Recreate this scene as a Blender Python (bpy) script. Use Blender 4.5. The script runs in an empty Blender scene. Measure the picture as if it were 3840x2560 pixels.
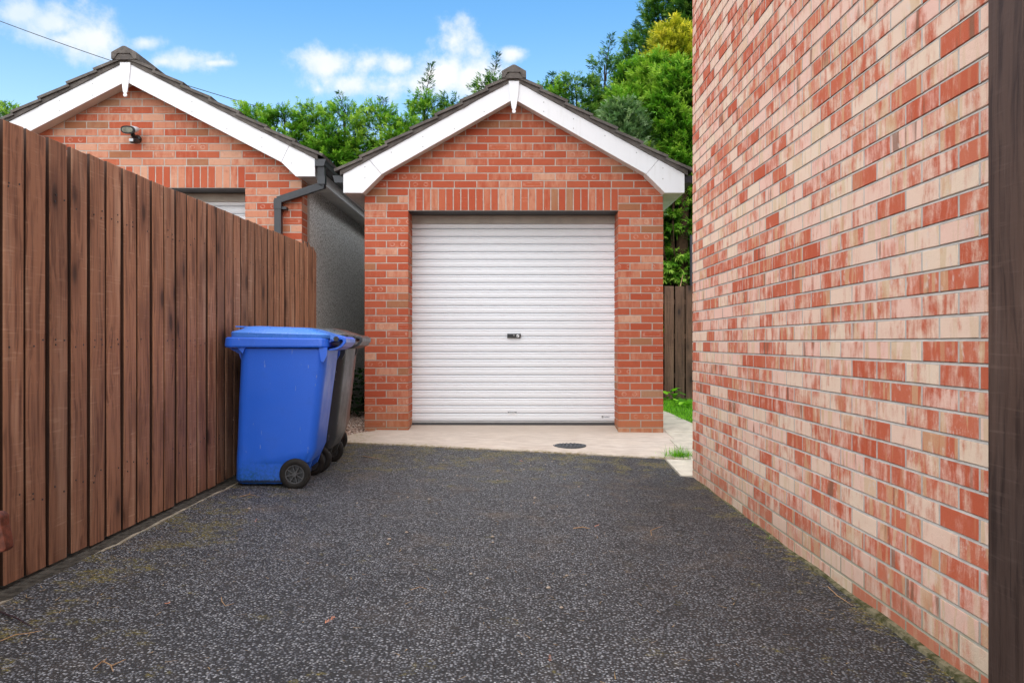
import bpy, math, random
import numpy as np
from mathutils import Vector, Matrix, noise as mnoise

R = math.radians
rnd = random.Random(7)
sc = bpy.context.scene
C = sc.collection

# ------------------------------------------------------------------ camera
F = 3037.0          # focal length in pixels of the 3840 wide photograph
CAMZ = 1.03
cam = bpy.data.cameras.new("camera")
camo = bpy.data.objects.new("camera", cam)
C.objects.link(camo)
camo.location = (0, 0, CAMZ)
camo.rotation_euler = (R(90), 0, 0)
cam.sensor_width = 36
cam.lens = 36 * F / 3840
cam.shift_x = -6 / 3840
cam.shift_y = 6 / 3840
cam.clip_start = 0.05
cam.clip_end = 2000
sc.camera = camo

# ------------------------------------------------------------------ sun and exposure
SUN_EL, SUN_AZ = 52.0, 187.0     # azimuth clockwise from +Y (the viewing direction)
sun = bpy.data.lights.new("sun", "SUN")
sun.energy = 1.5
sun.angle = R(135)
sun.color = (1.0, 0.985, 0.97)
suno = bpy.data.objects.new("sun", sun)
C.objects.link(suno)
sd = Vector((math.sin(R(SUN_AZ)) * math.cos(R(SUN_EL)), math.cos(R(SUN_AZ)) * math.cos(R(SUN_EL)), math.sin(R(SUN_EL))))
suno.rotation_euler = sd.to_track_quat('Z', 'Y').to_euler()
suno.location = (0, -3, 12)
sc.view_settings.view_transform = 'Standard'
sc.view_settings.look = 'None'
sc.view_settings.gamma = 1
sc.view_settings.use_curve_mapping = False
sc.view_settings.exposure = 1.96
sc.render.film_transparent = False
sc.cycles.max_bounces = 6


# ------------------------------------------------------------------ node helper
class NT:
    def __init__(self, nt):
        self.t = nt

    def new(self, typ, **kw):
        n = self.t.nodes.new(typ)
        for k, v in kw.items():
            setattr(n, k, v)
        return n

    def put(self, sock, v):
        if isinstance(v, bpy.types.NodeSocket):
            self.t.links.new(v, sock)
        elif v is not None:
            if hasattr(sock, "default_value") and isinstance(v, (tuple, list)) and len(v) == 3 and sock.type == 'RGBA':
                v = (*v, 1)
            sock.default_value = v

    def m(self, op, a, b=None, c=None, clamp=False):
        n = self.new('ShaderNodeMath', operation=op, use_clamp=clamp)
        for i, v in enumerate((a, b, c)):
            if v is not None:
                self.put(n.inputs[i], v)
        return n.outputs[0]

    def vm(self, op, a, b=None):
        n = self.new('ShaderNodeVectorMath', operation=op)
        self.put(n.inputs[0], a)
        if b is not None:
            self.put(n.inputs[1], b)
        return n.outputs['Value'] if op in ('LENGTH', 'DOT_PRODUCT', 'DISTANCE') else n.outputs[0]

    def sep(self, v):
        n = self.new('ShaderNodeSeparateXYZ')
        self.put(n.inputs[0], v)
        return n.outputs[0], n.outputs[1], n.outputs[2]

    def comb(self, x, y, z):
        n = self.new('ShaderNodeCombineXYZ')
        for i, v in enumerate((x, y, z)):
            self.put(n.inputs[i], v)
        return n.outputs[0]

    def noise(self, vec, scale, detail=3, rough=0.55, col=False, dist=0):
        n = self.new('ShaderNodeTexNoise')
        self.put(n.inputs['Vector'], vec)
        n.inputs['Scale'].default_value = scale
        n.inputs['Detail'].default_value = detail
        n.inputs['Roughness'].default_value = rough
        n.inputs['Distortion'].default_value = dist
        return n.outputs['Color'] if col else n.outputs['Fac']

    def vor(self, vec, scale, feature='F1', out='Distance', rand=1.0):
        n = self.new('ShaderNodeTexVoronoi', feature=feature)
        self.put(n.inputs['Vector'], vec)
        n.inputs['Scale'].default_value = scale
        n.inputs['Randomness'].default_value = rand
        return n.outputs[out]

    def ramp(self, fac, *stops, interp='LINEAR'):
        n = self.new('ShaderNodeValToRGB')
        n.color_ramp.interpolation = interp
        el = n.color_ramp.elements
        while len(el) < len(stops):
            el.new(0.5)
        for e, (p, c) in zip(el, stops):
            e.position = p
            e.color = (c, c, c, 1) if isinstance(c, (int, float)) else (*c, 1)
        self.put(n.inputs[0], fac)
        return n.outputs[0]

    def ss(self, v, a, b, lo=0.0, hi=1.0):
        n = self.new('ShaderNodeMapRange', interpolation_type='SMOOTHSTEP')
        self.put(n.inputs['Value'], v)
        n.inputs['From Min'].default_value = a
        n.inputs['From Max'].default_value = b
        n.inputs['To Min'].default_value = lo
        n.inputs['To Max'].default_value = hi
        return n.outputs[0]

    def mix(self, fac, a, b, bt='MIX'):
        n = self.new('ShaderNodeMix', data_type='RGBA', blend_type=bt)
        n.clamp_factor = True
        self.put(n.inputs[0], fac)
        self.put(n.inputs[6], a)
        self.put(n.inputs[7], b)
        return n.outputs[2]

    def attr(self, name, out='Vector'):
        n = self.new('ShaderNodeAttribute', attribute_name=name)
        return n.outputs[out]

    def pos(self):
        return self.new('ShaderNodeNewGeometry').outputs['Position']

    def objrand(self):
        return self.new('ShaderNodeObjectInfo').outputs['Random']

    def objco(self):
        return self.new('ShaderNodeTexCoord').outputs['Object']

    def scale(self, v, sx, sy, sz):
        return self.vm('MULTIPLY', v, (sx, sy, sz))

    def bump(self, h, strength=0.5, dist=0.002, normal=None):
        n = self.new('ShaderNodeBump')
        n.inputs['Strength'].default_value = strength
        n.inputs['Distance'].default_value = dist
        self.put(n.inputs['Height'], h)
        if normal is not None:
            self.put(n.inputs['Normal'], normal)
        return n.outputs[0]


def material(name, fn):
    m = bpy.data.materials.new(name)
    m.use_nodes = True
    t = m.node_tree
    t.nodes.clear()
    n = NT(t)
    out = n.new('ShaderNodeOutputMaterial')
    bs = n.new('ShaderNodeBsdfPrincipled')
    r = fn(n) or {}
    n.put(bs.inputs['Base Color'], r.get('color', (0.5, 0.5, 0.5)))
    n.put(bs.inputs['Roughness'], r.get('rough', 0.7))
    n.put(bs.inputs['Metallic'], r.get('metal', 0.0))
    n.put(bs.inputs['Specular IOR Level'], r.get('spec', 0.4))
    if 'normal' in r:
        n.put(bs.inputs['Normal'], r['normal'])
    if 'translucent' in r:
        tr = n.new('ShaderNodeBsdfTranslucent')
        n.put(tr.inputs['Color'], r['tcol'])
        mx = n.new('ShaderNodeMixShader')
        mx.inputs[0].default_value = r['translucent']
        t.links.new(bs.outputs[0], mx.inputs[1])
        t.links.new(tr.outputs[0], mx.inputs[2])
        t.links.new(mx.outputs[0], out.inputs[0])
    else:
        t.links.new(bs.outputs[0], out.inputs[0])
    return m


# ------------------------------------------------------------------ world: Nishita sky with cumulus clouds
w = bpy.data.worlds.new("World")
sc.world = w
w.use_nodes = True
wt = w.node_tree
wt.nodes.clear()
n = NT(wt)
wo = n.new('ShaderNodeOutputWorld')
bg = n.new('ShaderNodeBackground')
bg.inputs['Strength'].default_value = 0.10
wt.links.new(bg.outputs[0], wo.inputs[0])
sky = n.new('ShaderNodeTexSky', sky_type='NISHITA')
sky.sun_disc = False
sky.sun_elevation = R(SUN_EL)
sky.sun_rotation = R(SUN_AZ)
sky.air_density = 1.0
sky.dust_density = 0.3
sky.ozone_density = 2.2
hsv = n.new('ShaderNodeHueSaturation')
hsv.inputs['Saturation'].default_value = 1.22
hsv.inputs['Hue'].default_value = 0.492
hsv.inputs['Value'].default_value = 0.64
n.put(hsv.inputs['Color'], sky.outputs[0])
D = n.new('ShaderNodeTexCoord').outputs['Generated']
dx, dy, dz = n.sep(D)
ysafe = n.m('MAXIMUM', dy, 0.05)
A = n.m('DIVIDE', dx, ysafe)
B = n.m('DIVIDE', dz, ysafe)
# cumulus heads: centre and half sizes, given in the 2352 px wide view of the sky ahead
heads = [(40, 35, 62, 34), (120, 55, 75, 42), (205, 88, 72, 42), (150, 92, 60, 24), (-60, 40, 80, 40),
         (335, 100, 40, 15), (430, 137, 68, 22), (375, 142, 32, 12), (490, 145, 36, 8),
         (765, 150, 60, 32), (845, 140, 62, 34), (905, 150, 40, 26), (800, 195, 80, 30), (875, 200, 82, 36), (732, 207, 18, 18),
         (1045, 92, 60, 40), (1020, 170, 66, 52), (1085, 180, 66, 42), (960, 195, 50, 28), (1125, 200, 60, 34),
         (1180, 125, 28, 16), (1640, 250, 90, 40), (1900, 120, 120, 60), (40, 268, 60, 14)]
fld = None
for (cx, cy, rx, ry) in heads:
    a0, b0 = (cx - 1180) / 1860, (787.6 - cy) / 1860
    ua = n.m('DIVIDE', n.m('SUBTRACT', A, a0), rx / 1860)
    ub = n.m('DIVIDE', n.m('SUBTRACT', B, b0), ry / 1860)
    dd = n.m('SQRT', n.m('ADD', n.m('MULTIPLY', ua, ua), n.m('MULTIPLY', ub, ub)))
    v = n.m('SUBTRACT', 1.0, n.m('MULTIPLY', dd, 0.70))
    fld = v if fld is None else n.m('SMOOTH_MAX', fld, v, 0.25)
nz1 = n.noise(D, 16, 9, 0.62)
nz2 = n.noise(D, 5, 4, 0.55)
dens = n.m('ADD', fld, n.m('MULTIPLY', n.m('SUBTRACT', nz1, 0.5), 3.2))
dens = n.ss(dens, -0.10, 0.95)
front = n.ss(dy, 0.0, 0.2)
dens = n.m('MULTIPLY', dens, front)
wide = n.ss(n.noise(n.scale(D, 1, 1, 1.6), 2.6, 8, 0.58), 0.34, 0.50)
wide = n.m('MULTIPLY', wide, n.ss(dy, 0.79, 0.62))
dens = n.m('MAXIMUM', dens, wide)
dens = n.m('MULTIPLY', dens, n.ss(dz, -0.02, 0.03))
shade = n.ss(n.noise(n.vm('ADD', D, (0.0, 0.0, 0.03)), 11, 5, 0.55), 0.30, 0.66)
ccol = n.mix(shade, (2.25, 2.5, 2.72), (2.8, 2.8, 2.8))
dens = n.m('MULTIPLY', dens, n.ss(nz2, 0.15, 0.65, 0.72, 1.0))
n.put(hsv.inputs['Saturation'], n.ss(dz, 0.08, 0.42, 0.85, 1.24))
n.put(bg.inputs['Color'], n.mix(dens, hsv.outputs[0], ccol))


# ------------------------------------------------------------------ object helpers
def link(o, parent=None):
    C.objects.link(o)
    if parent is not None:
        o.parent = parent
    return o


def tag(o, label=None, cat=None, group=None, kind=None):
    if label:
        o['label'] = label
    if cat:
        o['category'] = cat
    if group:
        o['group'] = group
    if kind:
        o['kind'] = kind
    return o


def empty(name, loc, rz=0.0, label=None, cat=None, group=None):
    o = bpy.data.objects.new(name, None)
    o.empty_display_size = 0.2
    o.location = loc
    o.rotation_euler = (0, 0, rz)
    C.objects.link(o)
    return tag(o, label, cat, group)


class MB:
    """collects world-space geometry and links it as one object"""

    def __init__(self):
        self.v, self.f, self.bl, self.bv = [], [], [], []

    def add(self, vs, fs, bl=None, bv=None):
        o = len(self.v)
        self.v += [tuple(p) for p in vs]
        self.f += [tuple(i + o for i in f) for f in fs]
        if bl is not None:
            self.bl += bl
            self.bv += [bv] * len(vs)
        return self

    def box(self, a, b):
        (x0, y0, z0), (x1, y1, z1) = a, b
        vs = [(x0, y0, z0), (x1, y0, z0), (x1, y1, z0), (x0, y1, z0), (x0, y0, z1), (x1, y0, z1), (x1, y1, z1), (x0, y1, z1)]
        return self.add(vs, [(3, 2, 1, 0), (4, 5, 6, 7), (0, 1, 5, 4), (1, 2, 6, 5), (2, 3, 7, 6), (3, 0, 4, 7)])

    def prism(self, poly, axis, c0, c1):
        """poly: 2D points; axis the extrusion axis: 'y' -> (x,z), 'x' -> (y,z), 'z' -> (x,y)"""
        def P(p, c):
            return {'y': (p[0], c, p[1]), 'x': (c, p[0], p[1]), 'z': (p[0], p[1], c)}[axis]
        k = len(poly)
        vs = [P(p, c0) for p in poly] + [P(p, c1) for p in poly]
        fs = [tuple(range(k)), tuple(range(2 * k - 1, k - 1, -1))]
        fs += [(i, (i + 1) % k, (i + 1) % k + k, i + k) for i in range(k)]
        return self.add(vs, fs)

    def tube(self, pts, r, sides=8, cap=True):
        pts = [Vector(p) for p in pts]
        rs = r if isinstance(r, (list, tuple)) else [r] * len(pts)
        rings = []
        prev = None
        for i, p in enumerate(pts):
            t = (pts[min(i + 1, len(pts) - 1)] - pts[max(i - 1, 0)]).normalized()
            if prev is None:
                u = t.cross(Vector((0, 0, 1)) if abs(t.z) < 0.9 else Vector((1, 0, 0))).normalized()
            else:
                u = (prev - t * prev.dot(t)).normalized()
            prev = u
            vv = t.cross(u)
            rings.append([p + (u * math.cos(2 * math.pi * k / sides) + vv * math.sin(2 * math.pi * k / sides)) * rs[i] for k in range(sides)])
        vs = [q for ring in rings for q in ring]
        fs = []
        for i in range(len(rings) - 1):
            for k in range(sides):
                a, b = i * sides + k, i * sides + (k + 1) % sides
                fs.append((a, b, b + sides, a + sides))
        if cap:
            fs.append(tuple(range(sides - 1, -1, -1)))
            fs.append(tuple(range(len(vs) - sides, len(vs))))
        return self.add(vs, fs)

    def lathe(self, prof, centre, axis='y', sides=24):
        """prof: (radius, offset along axis)"""
        cx, cy, cz = centre
        vs, fs = [], []
        for (r, h) in prof:
            for k in range(sides):
                c, s = r * math.cos(2 * math.pi * k / sides), r * math.sin(2 * math.pi * k / sides)
                vs.append({'y': (cx + c, cy + h, cz + s), 'z': (cx + c, cy + s, cz + h), 'x': (cx + h, cy + c, cz + s)}[axis])
        for i in range(len(prof) - 1):
            for k in range(sides):
                a, b = i * sides + k, i * sides + (k + 1) % sides
                fs.append((a, b, b + sides, a + sides))
        fs.append(tuple(range(sides)))
        fs.append(tuple(range(len(vs) - 1, len(vs) - sides - 1, -1)))
        return self.add(vs, fs)

    def build(self, name, mat, parent=None, smooth=False, bevel=0, off=None):
        me = bpy.data.meshes.new(name)
        o3 = off if off is not None else Vector((0, 0, 0))
        vs = [(p[0] - o3[0], p[1] - o3[1], p[2] - o3[2]) for p in self.v]
        me.from_pydata(vs, [], self.f)
        if self.bl:
            a = me.attributes.new("bl", 'FLOAT_VECTOR', 'POINT')
            a.data.foreach_set('vector', np.array(self.bl, dtype=np.float32).ravel())
            a = me.attributes.new("bv", 'FLOAT_VECTOR', 'POINT')
            a.data.foreach_set('vector', np.array(self.bv, dtype=np.float32).ravel())
        if smooth:
            me.polygons.foreach_set('use_smooth', [True] * len(me.polygons))
        me.validate()
        import bmesh
        bm = bmesh.new()
        bm.from_mesh(me)
        bmesh.ops.recalc_face_normals(bm, faces=bm.faces)
        bm.to_mesh(me)
        bm.free()
        me.materials.append(mat)
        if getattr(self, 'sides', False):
            me.materials.append(M['fence_gap_shade'])      # shade of the gaps put into the edge colour
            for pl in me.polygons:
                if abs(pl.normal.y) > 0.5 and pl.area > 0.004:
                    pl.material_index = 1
        o = bpy.data.objects.new(name, me)
        o.location = o3
        link(o, parent)
        if parent is not None:
            o.matrix_parent_inverse = Matrix.Identity(4)
            o.location = Vector(o3) - origin_of(parent)
        if bevel:
            b = o.modifiers.new("bevel", 'BEVEL')
            b.width = bevel
            b.segments = 2
            b.limit_method = 'ANGLE'
            b.angle_limit = R(40)
        if smooth:
            try:
                s = o.modifiers.new("wn", 'WEIGHTED_NORMAL') if bevel else None
            except Exception:
                pass
        return o


ORG = {}


def origin_of(o):
    """world origin of an unrotated, unscaled object chain"""
    p = Vector(o.location)
    q = o.parent
    while q is not None:
        p = p + q.location
        q = q.parent
    return p


def g(X, Y):
    """height of the ground"""
    X = max(-3.0, min(3.0, X))
    near = 0.045 - 0.029 * X
    far = 0.135 - 0.0105 * X
    if Y <= 6.0:
        z = near
    elif Y < 8.1:
        t = (Y - 6.0) / 2.1
        t = t * t * (3 - 2 * t)
        z = near + (far - near) * t
    else:
        t = min(1.0, (Y - 8.1) / 0.35)
        z = far + (0.172 - far) * t
    return z


def sheet(mb, x0, x1, y0, y1, dz, step=0.25, inside=None, zf=g, rough=0.0):
    nx, ny = max(1, round((x1 - x0) / step)), max(1, round((y1 - y0) / step))
    vs, fs = [], []
    for j in range(ny + 1):
        for i in range(nx + 1):
            x, y = x0 + (x1 - x0) * i / nx, y0 + (y1 - y0) * j / ny
            vs.append((x, y, zf(x, y) + dz))
    for j in range(ny):
        for i in range(nx):
            a = j * (nx + 1) + i
            fs.append((a, a + 1, a + nx + 2, a + nx + 1))
    mb.add(vs, fs)
    return mb


def P(px, py, Y):
    """point seen at pixel (px, py) of the 3840 px photograph, at distance Y"""
    return Vector(((px - 1926) * Y / F, Y, CAMZ + (1286 - py) * Y / F))


# ------------------------------------------------------------------ materials
def brick_common(n, cols):
    bl, bv = n.attr('bl'), n.attr('bv')
    r, q, s = n.sep(bv)
    u, v, _ = n.sep(bl)
    off = n.vm('MULTIPLY', bv, (37.0, 53.0, 71.0))
    return bl, r, q, s, u, v, off


def m_house_brick(n):
    bl, r, q, s, u, v, off = brick_common(n, None)
    st = n.noise(n.vm('ADD', n.scale(bl, 26, 5, 26), off), 1.0, 4, 0.62)          # vertical streaks
    bl2 = n.noise(n.vm('ADD', n.scale(bl, 14, 14, 14), off), 1.0, 4, 0.65)
    fine = n.noise(n.pos(), 420, 3, 0.7)
    mid = n.noise(n.pos(), 90, 3, 0.6)
    f = n.m('ADD', n.m('MULTIPLY', n.m('SUBTRACT', r, 0.52), 1.7), n.m('MULTIPLY', n.m('SUBTRACT', st, 0.5), 3.3))
    f = n.m('ADD', f, n.m('MULTIPLY', n.m('SUBTRACT', bl2, 0.5), 2.0))
    f = n.m('ADD', f, n.m('MULTIPLY', n.m('SUBTRACT', fine, 0.5), 1.5))
    f = n.ss(f, -0.68, 0.70)
    cream = n.mix(q, (0.78, 0.60, 0.46), (0.80, 0.50, 0.41))
    red = n.mix(s, (0.50, 0.095, 0.042), (0.58, 0.165, 0.09))
    col = n.mix(f, cream, red)
    tan_ = n.ss(n.noise(n.vm('ADD', n.scale(bl, 22, 2, 10), n.scale(off, 1.7, 1.3, 1.1)), 1.0, 2, 0.5), 0.53, 0.60)
    col = n.mix(n.m('MULTIPLY', tan_, n.ss(s, 0.2, 0.6, 0.05, 0.55)), col, (0.62, 0.44, 0.25))
    brown = n.ss(n.noise(n.vm('ADD', n.scale(bl, 16, 2, 10), off), 1.0, 2, 0.5), 0.60, 0.68)
    brown = n.m('MULTIPLY', brown, n.ss(q, 0.70, 0.9))
    col = n.mix(n.m('MULTIPLY', brown, 0.75), col, (0.20, 0.105, 0.065))
    bloom = n.m('MULTIPLY', n.ss(n.noise(n.vm('ADD', n.scale(bl, 20, 12, 10), off), 1.6, 4, 0.65), 0.56, 0.72), n.ss(s, 0.3, 0.6))
    col = n.mix(n.m('MULTIPLY', bloom, 0.65), col, (0.72, 0.60, 0.53))
    col = n.mix(n.ss(fine, 0.3, 0.75, 0.0, 0.30), col, n.vm('MULTIPLY', col, (0.62, 0.58, 0.55)))
    pit = n.ss(n.vor(n.vm('ADD', n.pos(), off), 65, out='Distance'), 0.10, 0.04)
    pit = n.m('MULTIPLY', pit, n.ss(mid, 0.5, 0.65))
    col = n.mix(n.m('MULTIPLY', pit, 0.6), col, (0.16, 0.07, 0.045))
    px, py, pz = n.sep(n.pos())
    low = n.ss(n.m('ADD', pz, n.m('MULTIPLY', n.m('SUBTRACT', bl2, 0.5), 0.35)), 0.30, 0.02)
    col = n.mix(n.m('MULTIPLY', low, 0.30), col, (0.30, 0.26, 0.18))
    h = n.m('ADD', n.m('MULTIPLY', fine, 0.5), n.m('MULTIPLY', mid, 0.6))
    h = n.m('SUBTRACT', h, pit)
    return dict(color=col, rough=0.85, spec=0.25, normal=n.bump(h, 0.8, 0.003))


def m_garage_brick(n, pale=0.0):
    bl, r, q, s, u, v, off = brick_common(n, None)
    st = n.noise(n.vm('ADD', n.scale(bl, 24, 6, 24), off), 1.0, 4, 0.6)
    fine = n.noise(n.pos(), 380, 3, 0.7)
    f = n.m('ADD', n.m('MULTIPLY', n.m('SUBTRACT', r, 0.74 - pale), 2.6), n.m('MULTIPLY', n.m('SUBTRACT', st, 0.5), 2.6))
    f = n.ss(f, -0.5, 1.1)
    red = n.mix(q, (0.41, 0.080, 0.037), (0.48, 0.132, 0.066))
    pink = n.mix(q, (0.54, 0.225, 0.135), (0.60, 0.34, 0.23))
    col = n.mix(f, red, pink)
    # drag marks: pale rings and lozenges left on the face by the kiln stacking
    au, av = n.m('ABSOLUTE', n.m('MULTIPLY', u, 8.0)), n.m('ABSOLUTE', v)
    hw = n.m('MULTIPLY', n.m('ABSOLUTE', n.m('SUBTRACT', au, 0.42)), 3.2)
    ring1 = n.m('SQRT', n.m('ADD', n.m('MULTIPLY', hw, hw), n.m('MULTIPLY', n.m('MULTIPLY', av, 30.0), n.m('MULTIPLY', av, 30.0))))
    ring1 = n.m('ABSOLUTE', n.m('SUBTRACT', ring1, 0.52))
    ring1 = n.m('MULTIPLY', n.ss(ring1, 0.22, 0.08), n.m('GREATER_THAN', s, 0.87))
    loz = n.m('MAXIMUM', n.m('DIVIDE', au, 0.78), n.m('MULTIPLY', av, 52.0))
    loz = n.m('ABSOLUTE', n.m('SUBTRACT', loz, 0.88))
    loz = n.m('MULTIPLY', n.ss(loz, 0.16, 0.05), n.m('LESS_THAN', s, 0.10))
    mark = n.m('MULTIPLY', n.m('MAXIMUM', ring1, loz), n.ss(n.noise(n.vm('ADD', bl, off), 30, 3), 0.35, 0.65, 0.05, 0.55))
    col = n.mix(mark, col, (0.62, 0.38, 0.29))
    brown = n.m('MULTIPLY', n.ss(q, 0.90, 0.94), 0.7)
    col = n.mix(brown, col, (0.30, 0.15, 0.075))
    dark = n.ss(n.noise(n.vm('ADD', n.scale(bl, 12, 12, 12), off), 1.2, 3, 0.6), 0.55, 0.8)
    col = n.mix(n.m('MULTIPLY', dark, 0.35), col, (0.25, 0.06, 0.03))
    col = n.mix(n.ss(fine, 0.3, 0.75, 0.0, 0.25), col, n.vm('MULTIPLY', col, (0.62, 0.58, 0.55)))
    px, py, pz = n.sep(n.pos())
    low = n.ss(n.m('ADD', pz, n.m('MULTIPLY', n.m('SUBTRACT', st, 0.5), 0.3)), 0.45, 0.15)
    col = n.mix(n.m('MULTIPLY', low, 0.28), col, (0.30, 0.22, 0.10))
    eff = n.ss(n.noise(n.pos(), 45, 4, 0.7), 0.66, 0.76)
    col = n.mix(n.m('MULTIPLY', eff, 0.55), col, (0.68, 0.56, 0.50))
    return dict(color=col, rough=0.85, spec=0.25, normal=n.bump(fine, 0.7, 0.0025))


def m_mortar(n, base=(0.50, 0.445, 0.39)):
    p = n.pos()
    a, b = n.noise(p, 18, 4, 0.6), n.noise(p, 350, 3, 0.7)
    col = n.mix(n.ss(a, 0.3, 0.7), base, tuple(c * 0.78 for c in base))
    col = n.mix(n.ss(b, 0.4, 0.8, 0, 0.35), col, (0.20, 0.18, 0.16))
    px, py, pz = n.sep(p)
    low = n.ss(n.m('ADD', pz, n.m('MULTIPLY', n.m('SUBTRACT', a, 0.5), 0.5)), 0.34, 0.02)
    col = n.mix(n.m('MULTIPLY', low, 0.6), col, (0.17, 0.16, 0.07))
    return dict(color=col, rough=0.95, spec=0.15, normal=n.bump(b, 0.6, 0.002))


def wood(base, dark, light, lowdark=0.0):
    def fn(n):
        p = n.pos()
        rr = n.objrand()
        off = n.comb(n.m('MULTIPLY', rr, 91.0), n.m('MULTIPLY', rr, 57.0), n.m('MULTIPLY', rr, 133.0))
        q = n.vm('ADD', p, off)
        warp = n.noise(n.scale(q, 6, 6, 1.6), 1.0, 2, 0.5)
        qq = n.vm('ADD', n.scale(q, 55, 55, 1.7), n.comb(n.m('MULTIPLY', warp, 7.0), n.m('MULTIPLY', warp, 7.0), 0.0))
        grain = n.noise(qq, 1.0, 5, 0.6)
        broad = n.noise(n.scale(q, 9, 9, 1.1), 1.0, 4, 0.6)
        saw = n.noise(n.scale(q, 5, 5, 95), 1.0, 2, 0.6)
        col = n.mix(n.ss(grain, 0.30, 0.60), dark, base)
        col = n.mix(n.m('MULTIPLY', n.ss(broad, 0.5, 0.72), 0.55), col, light)
        col = n.mix(n.m('MULTIPLY', n.ss(saw, 0.56, 0.72), n.ss(broad, 0.42, 0.62, 0.05, 0.55)), col, light)
        kd = n.vor(n.scale(q, 5.5, 5.5, 2.3), 1.0)
        kn = n.ss(n.m('ADD', kd, n.m('MULTIPLY', n.m('SUBTRACT', grain, 0.5), 0.12)), 0.17, 0.06)
        halo = n.ss(kd, 0.42, 0.12)
        col = n.mix(n.m('MULTIPLY', halo, 0.6), col, dark)
        col = n.mix(n.m('MULTIPLY', kn, 0.9), col, tuple(c * 0.35 for c in dark))
        crack = n.m('MULTIPLY', n.ss(n.noise(n.scale(q, 120, 120, 1.3), 1.0, 2, 0.5), 0.70, 0.76), 0.8)
        col = n.mix(crack, col, tuple(c * 0.3 for c in dark))
        chip = n.ss(n.noise(n.scale(q, 40, 40, 14), 1.0, 3, 0.6), 0.745, 0.775)
        col = n.mix(n.m('MULTIPLY', chip, 0.8), col, (0.50, 0.36, 0.26))
        tone = n.m('ADD', 0.78, n.m('MULTIPLY', rr, 0.42))
        px, py, pz = n.sep(p)
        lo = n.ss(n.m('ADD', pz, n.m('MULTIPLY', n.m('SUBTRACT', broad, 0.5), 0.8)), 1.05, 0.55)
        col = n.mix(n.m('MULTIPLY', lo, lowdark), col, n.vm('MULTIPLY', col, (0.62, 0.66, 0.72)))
        sc_ = n.new('ShaderNodeVectorMath', operation='SCALE')
        n.put(sc_.inputs[0], col)
        n.put(sc_.inputs['Scale'], tone)
        h = n.m('ADD', n.m('ADD', grain, n.m('MULTIPLY', saw, 0.35)), n.m('MULTIPLY', kn, -0.6))
        return dict(color=sc_.outputs[0], rough=0.62, spec=0.3, normal=n.bump(h, 0.55, 0.003))
    return fn


def m_tarmac(n):
    p = n.pos()
    px, py, pz = n.sep(p)
    q = n.vm('ADD', p, n.scale(n.noise(p, 60, 2, 0.5, col=True), 0.006, 0.006, 0.006))
    cd = n.vor(q, 98)
    cc = n.vor(q, 98, out='Color')
    c1, c2, c3 = n.sep(cc)
    ed = n.ss(cd, 0.62, 0.25)
    stone = n.ramp(c1, (0.0, (0.028, 0.029, 0.034)), (0.35, (0.115, 0.118, 0.132)), (0.72, (0.225, 0.231, 0.252)), (0.94, (0.34, 0.345, 0.365)), (1.0, (0.40, 0.40, 0.40)))
    col = n.mix(ed, (0.016, 0.015, 0.015), stone)
    big = n.noise(p, 0.9, 5, 0.6)
    big2 = n.noise(n.vm('ADD', p, (5, 3, 0)), 2.6, 5, 0.65)
    # worn, dustier middle; damp and tarry towards the house wall
    damp = n.ss(n.m('ADD', px, n.m('MULTIPLY', n.m('SUBTRACT', big, 0.5), 1.6)), 0.25, 1.05)
    col = n.mix(n.m('MULTIPLY', damp, 0.62), col, n.vm('MULTIPLY', col, (0.34, 0.33, 0.34)))
    col = n.mix(n.m('MULTIPLY', n.ss(big2, 0.50, 0.68), 0.45), col, n.vm('MULTIPLY', col, (0.42, 0.40, 0.40)))
    dust = n.m('MULTIPLY', n.ss(n.noise(p, 3.4, 6, 0.7), 0.50, 0.72), n.ss(py, 2.8, 5.5, 0.25, 0.85))
    col = n.mix(n.m('MULTIPLY', dust, 0.55), col, (0.15, 0.105, 0.065))
    # moss creeps in from the edges
    edge = n.m('MAXIMUM', n.ss(py, 5.2, 6.9), n.ss(px, -1.05, -1.85))
    edge = n.m('MAXIMUM', edge, n.m('MULTIPLY', n.ss(px, 1.05, 1.36), 0.9))
    mo = n.m('MULTIPLY', n.ss(n.m('ADD', n.noise(p, 5.5, 6, 0.72), n.m('MULTIPLY', edge, 0.13)), 0.60, 0.70), n.ss(n.noise(p, 70, 4, 0.7), 0.42, 0.62))
    moc = n.mix(n.noise(p, 25, 2), (0.27, 0.19, 0.03), (0.14, 0.14, 0.02))
    col = n.mix(n.m('MULTIPLY', mo, 0.8), col, moc)
    h = n.m('ADD', n.m('MULTIPLY', ed, n.m('ADD', 0.5, c2)), n.m('MULTIPLY', mo, 0.5))
    return dict(color=col, rough=n.mix(c3, (0.55,) * 3, (0.9,) * 3), spec=0.5, normal=n.bump(h, 0.9, 0.005))


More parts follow.
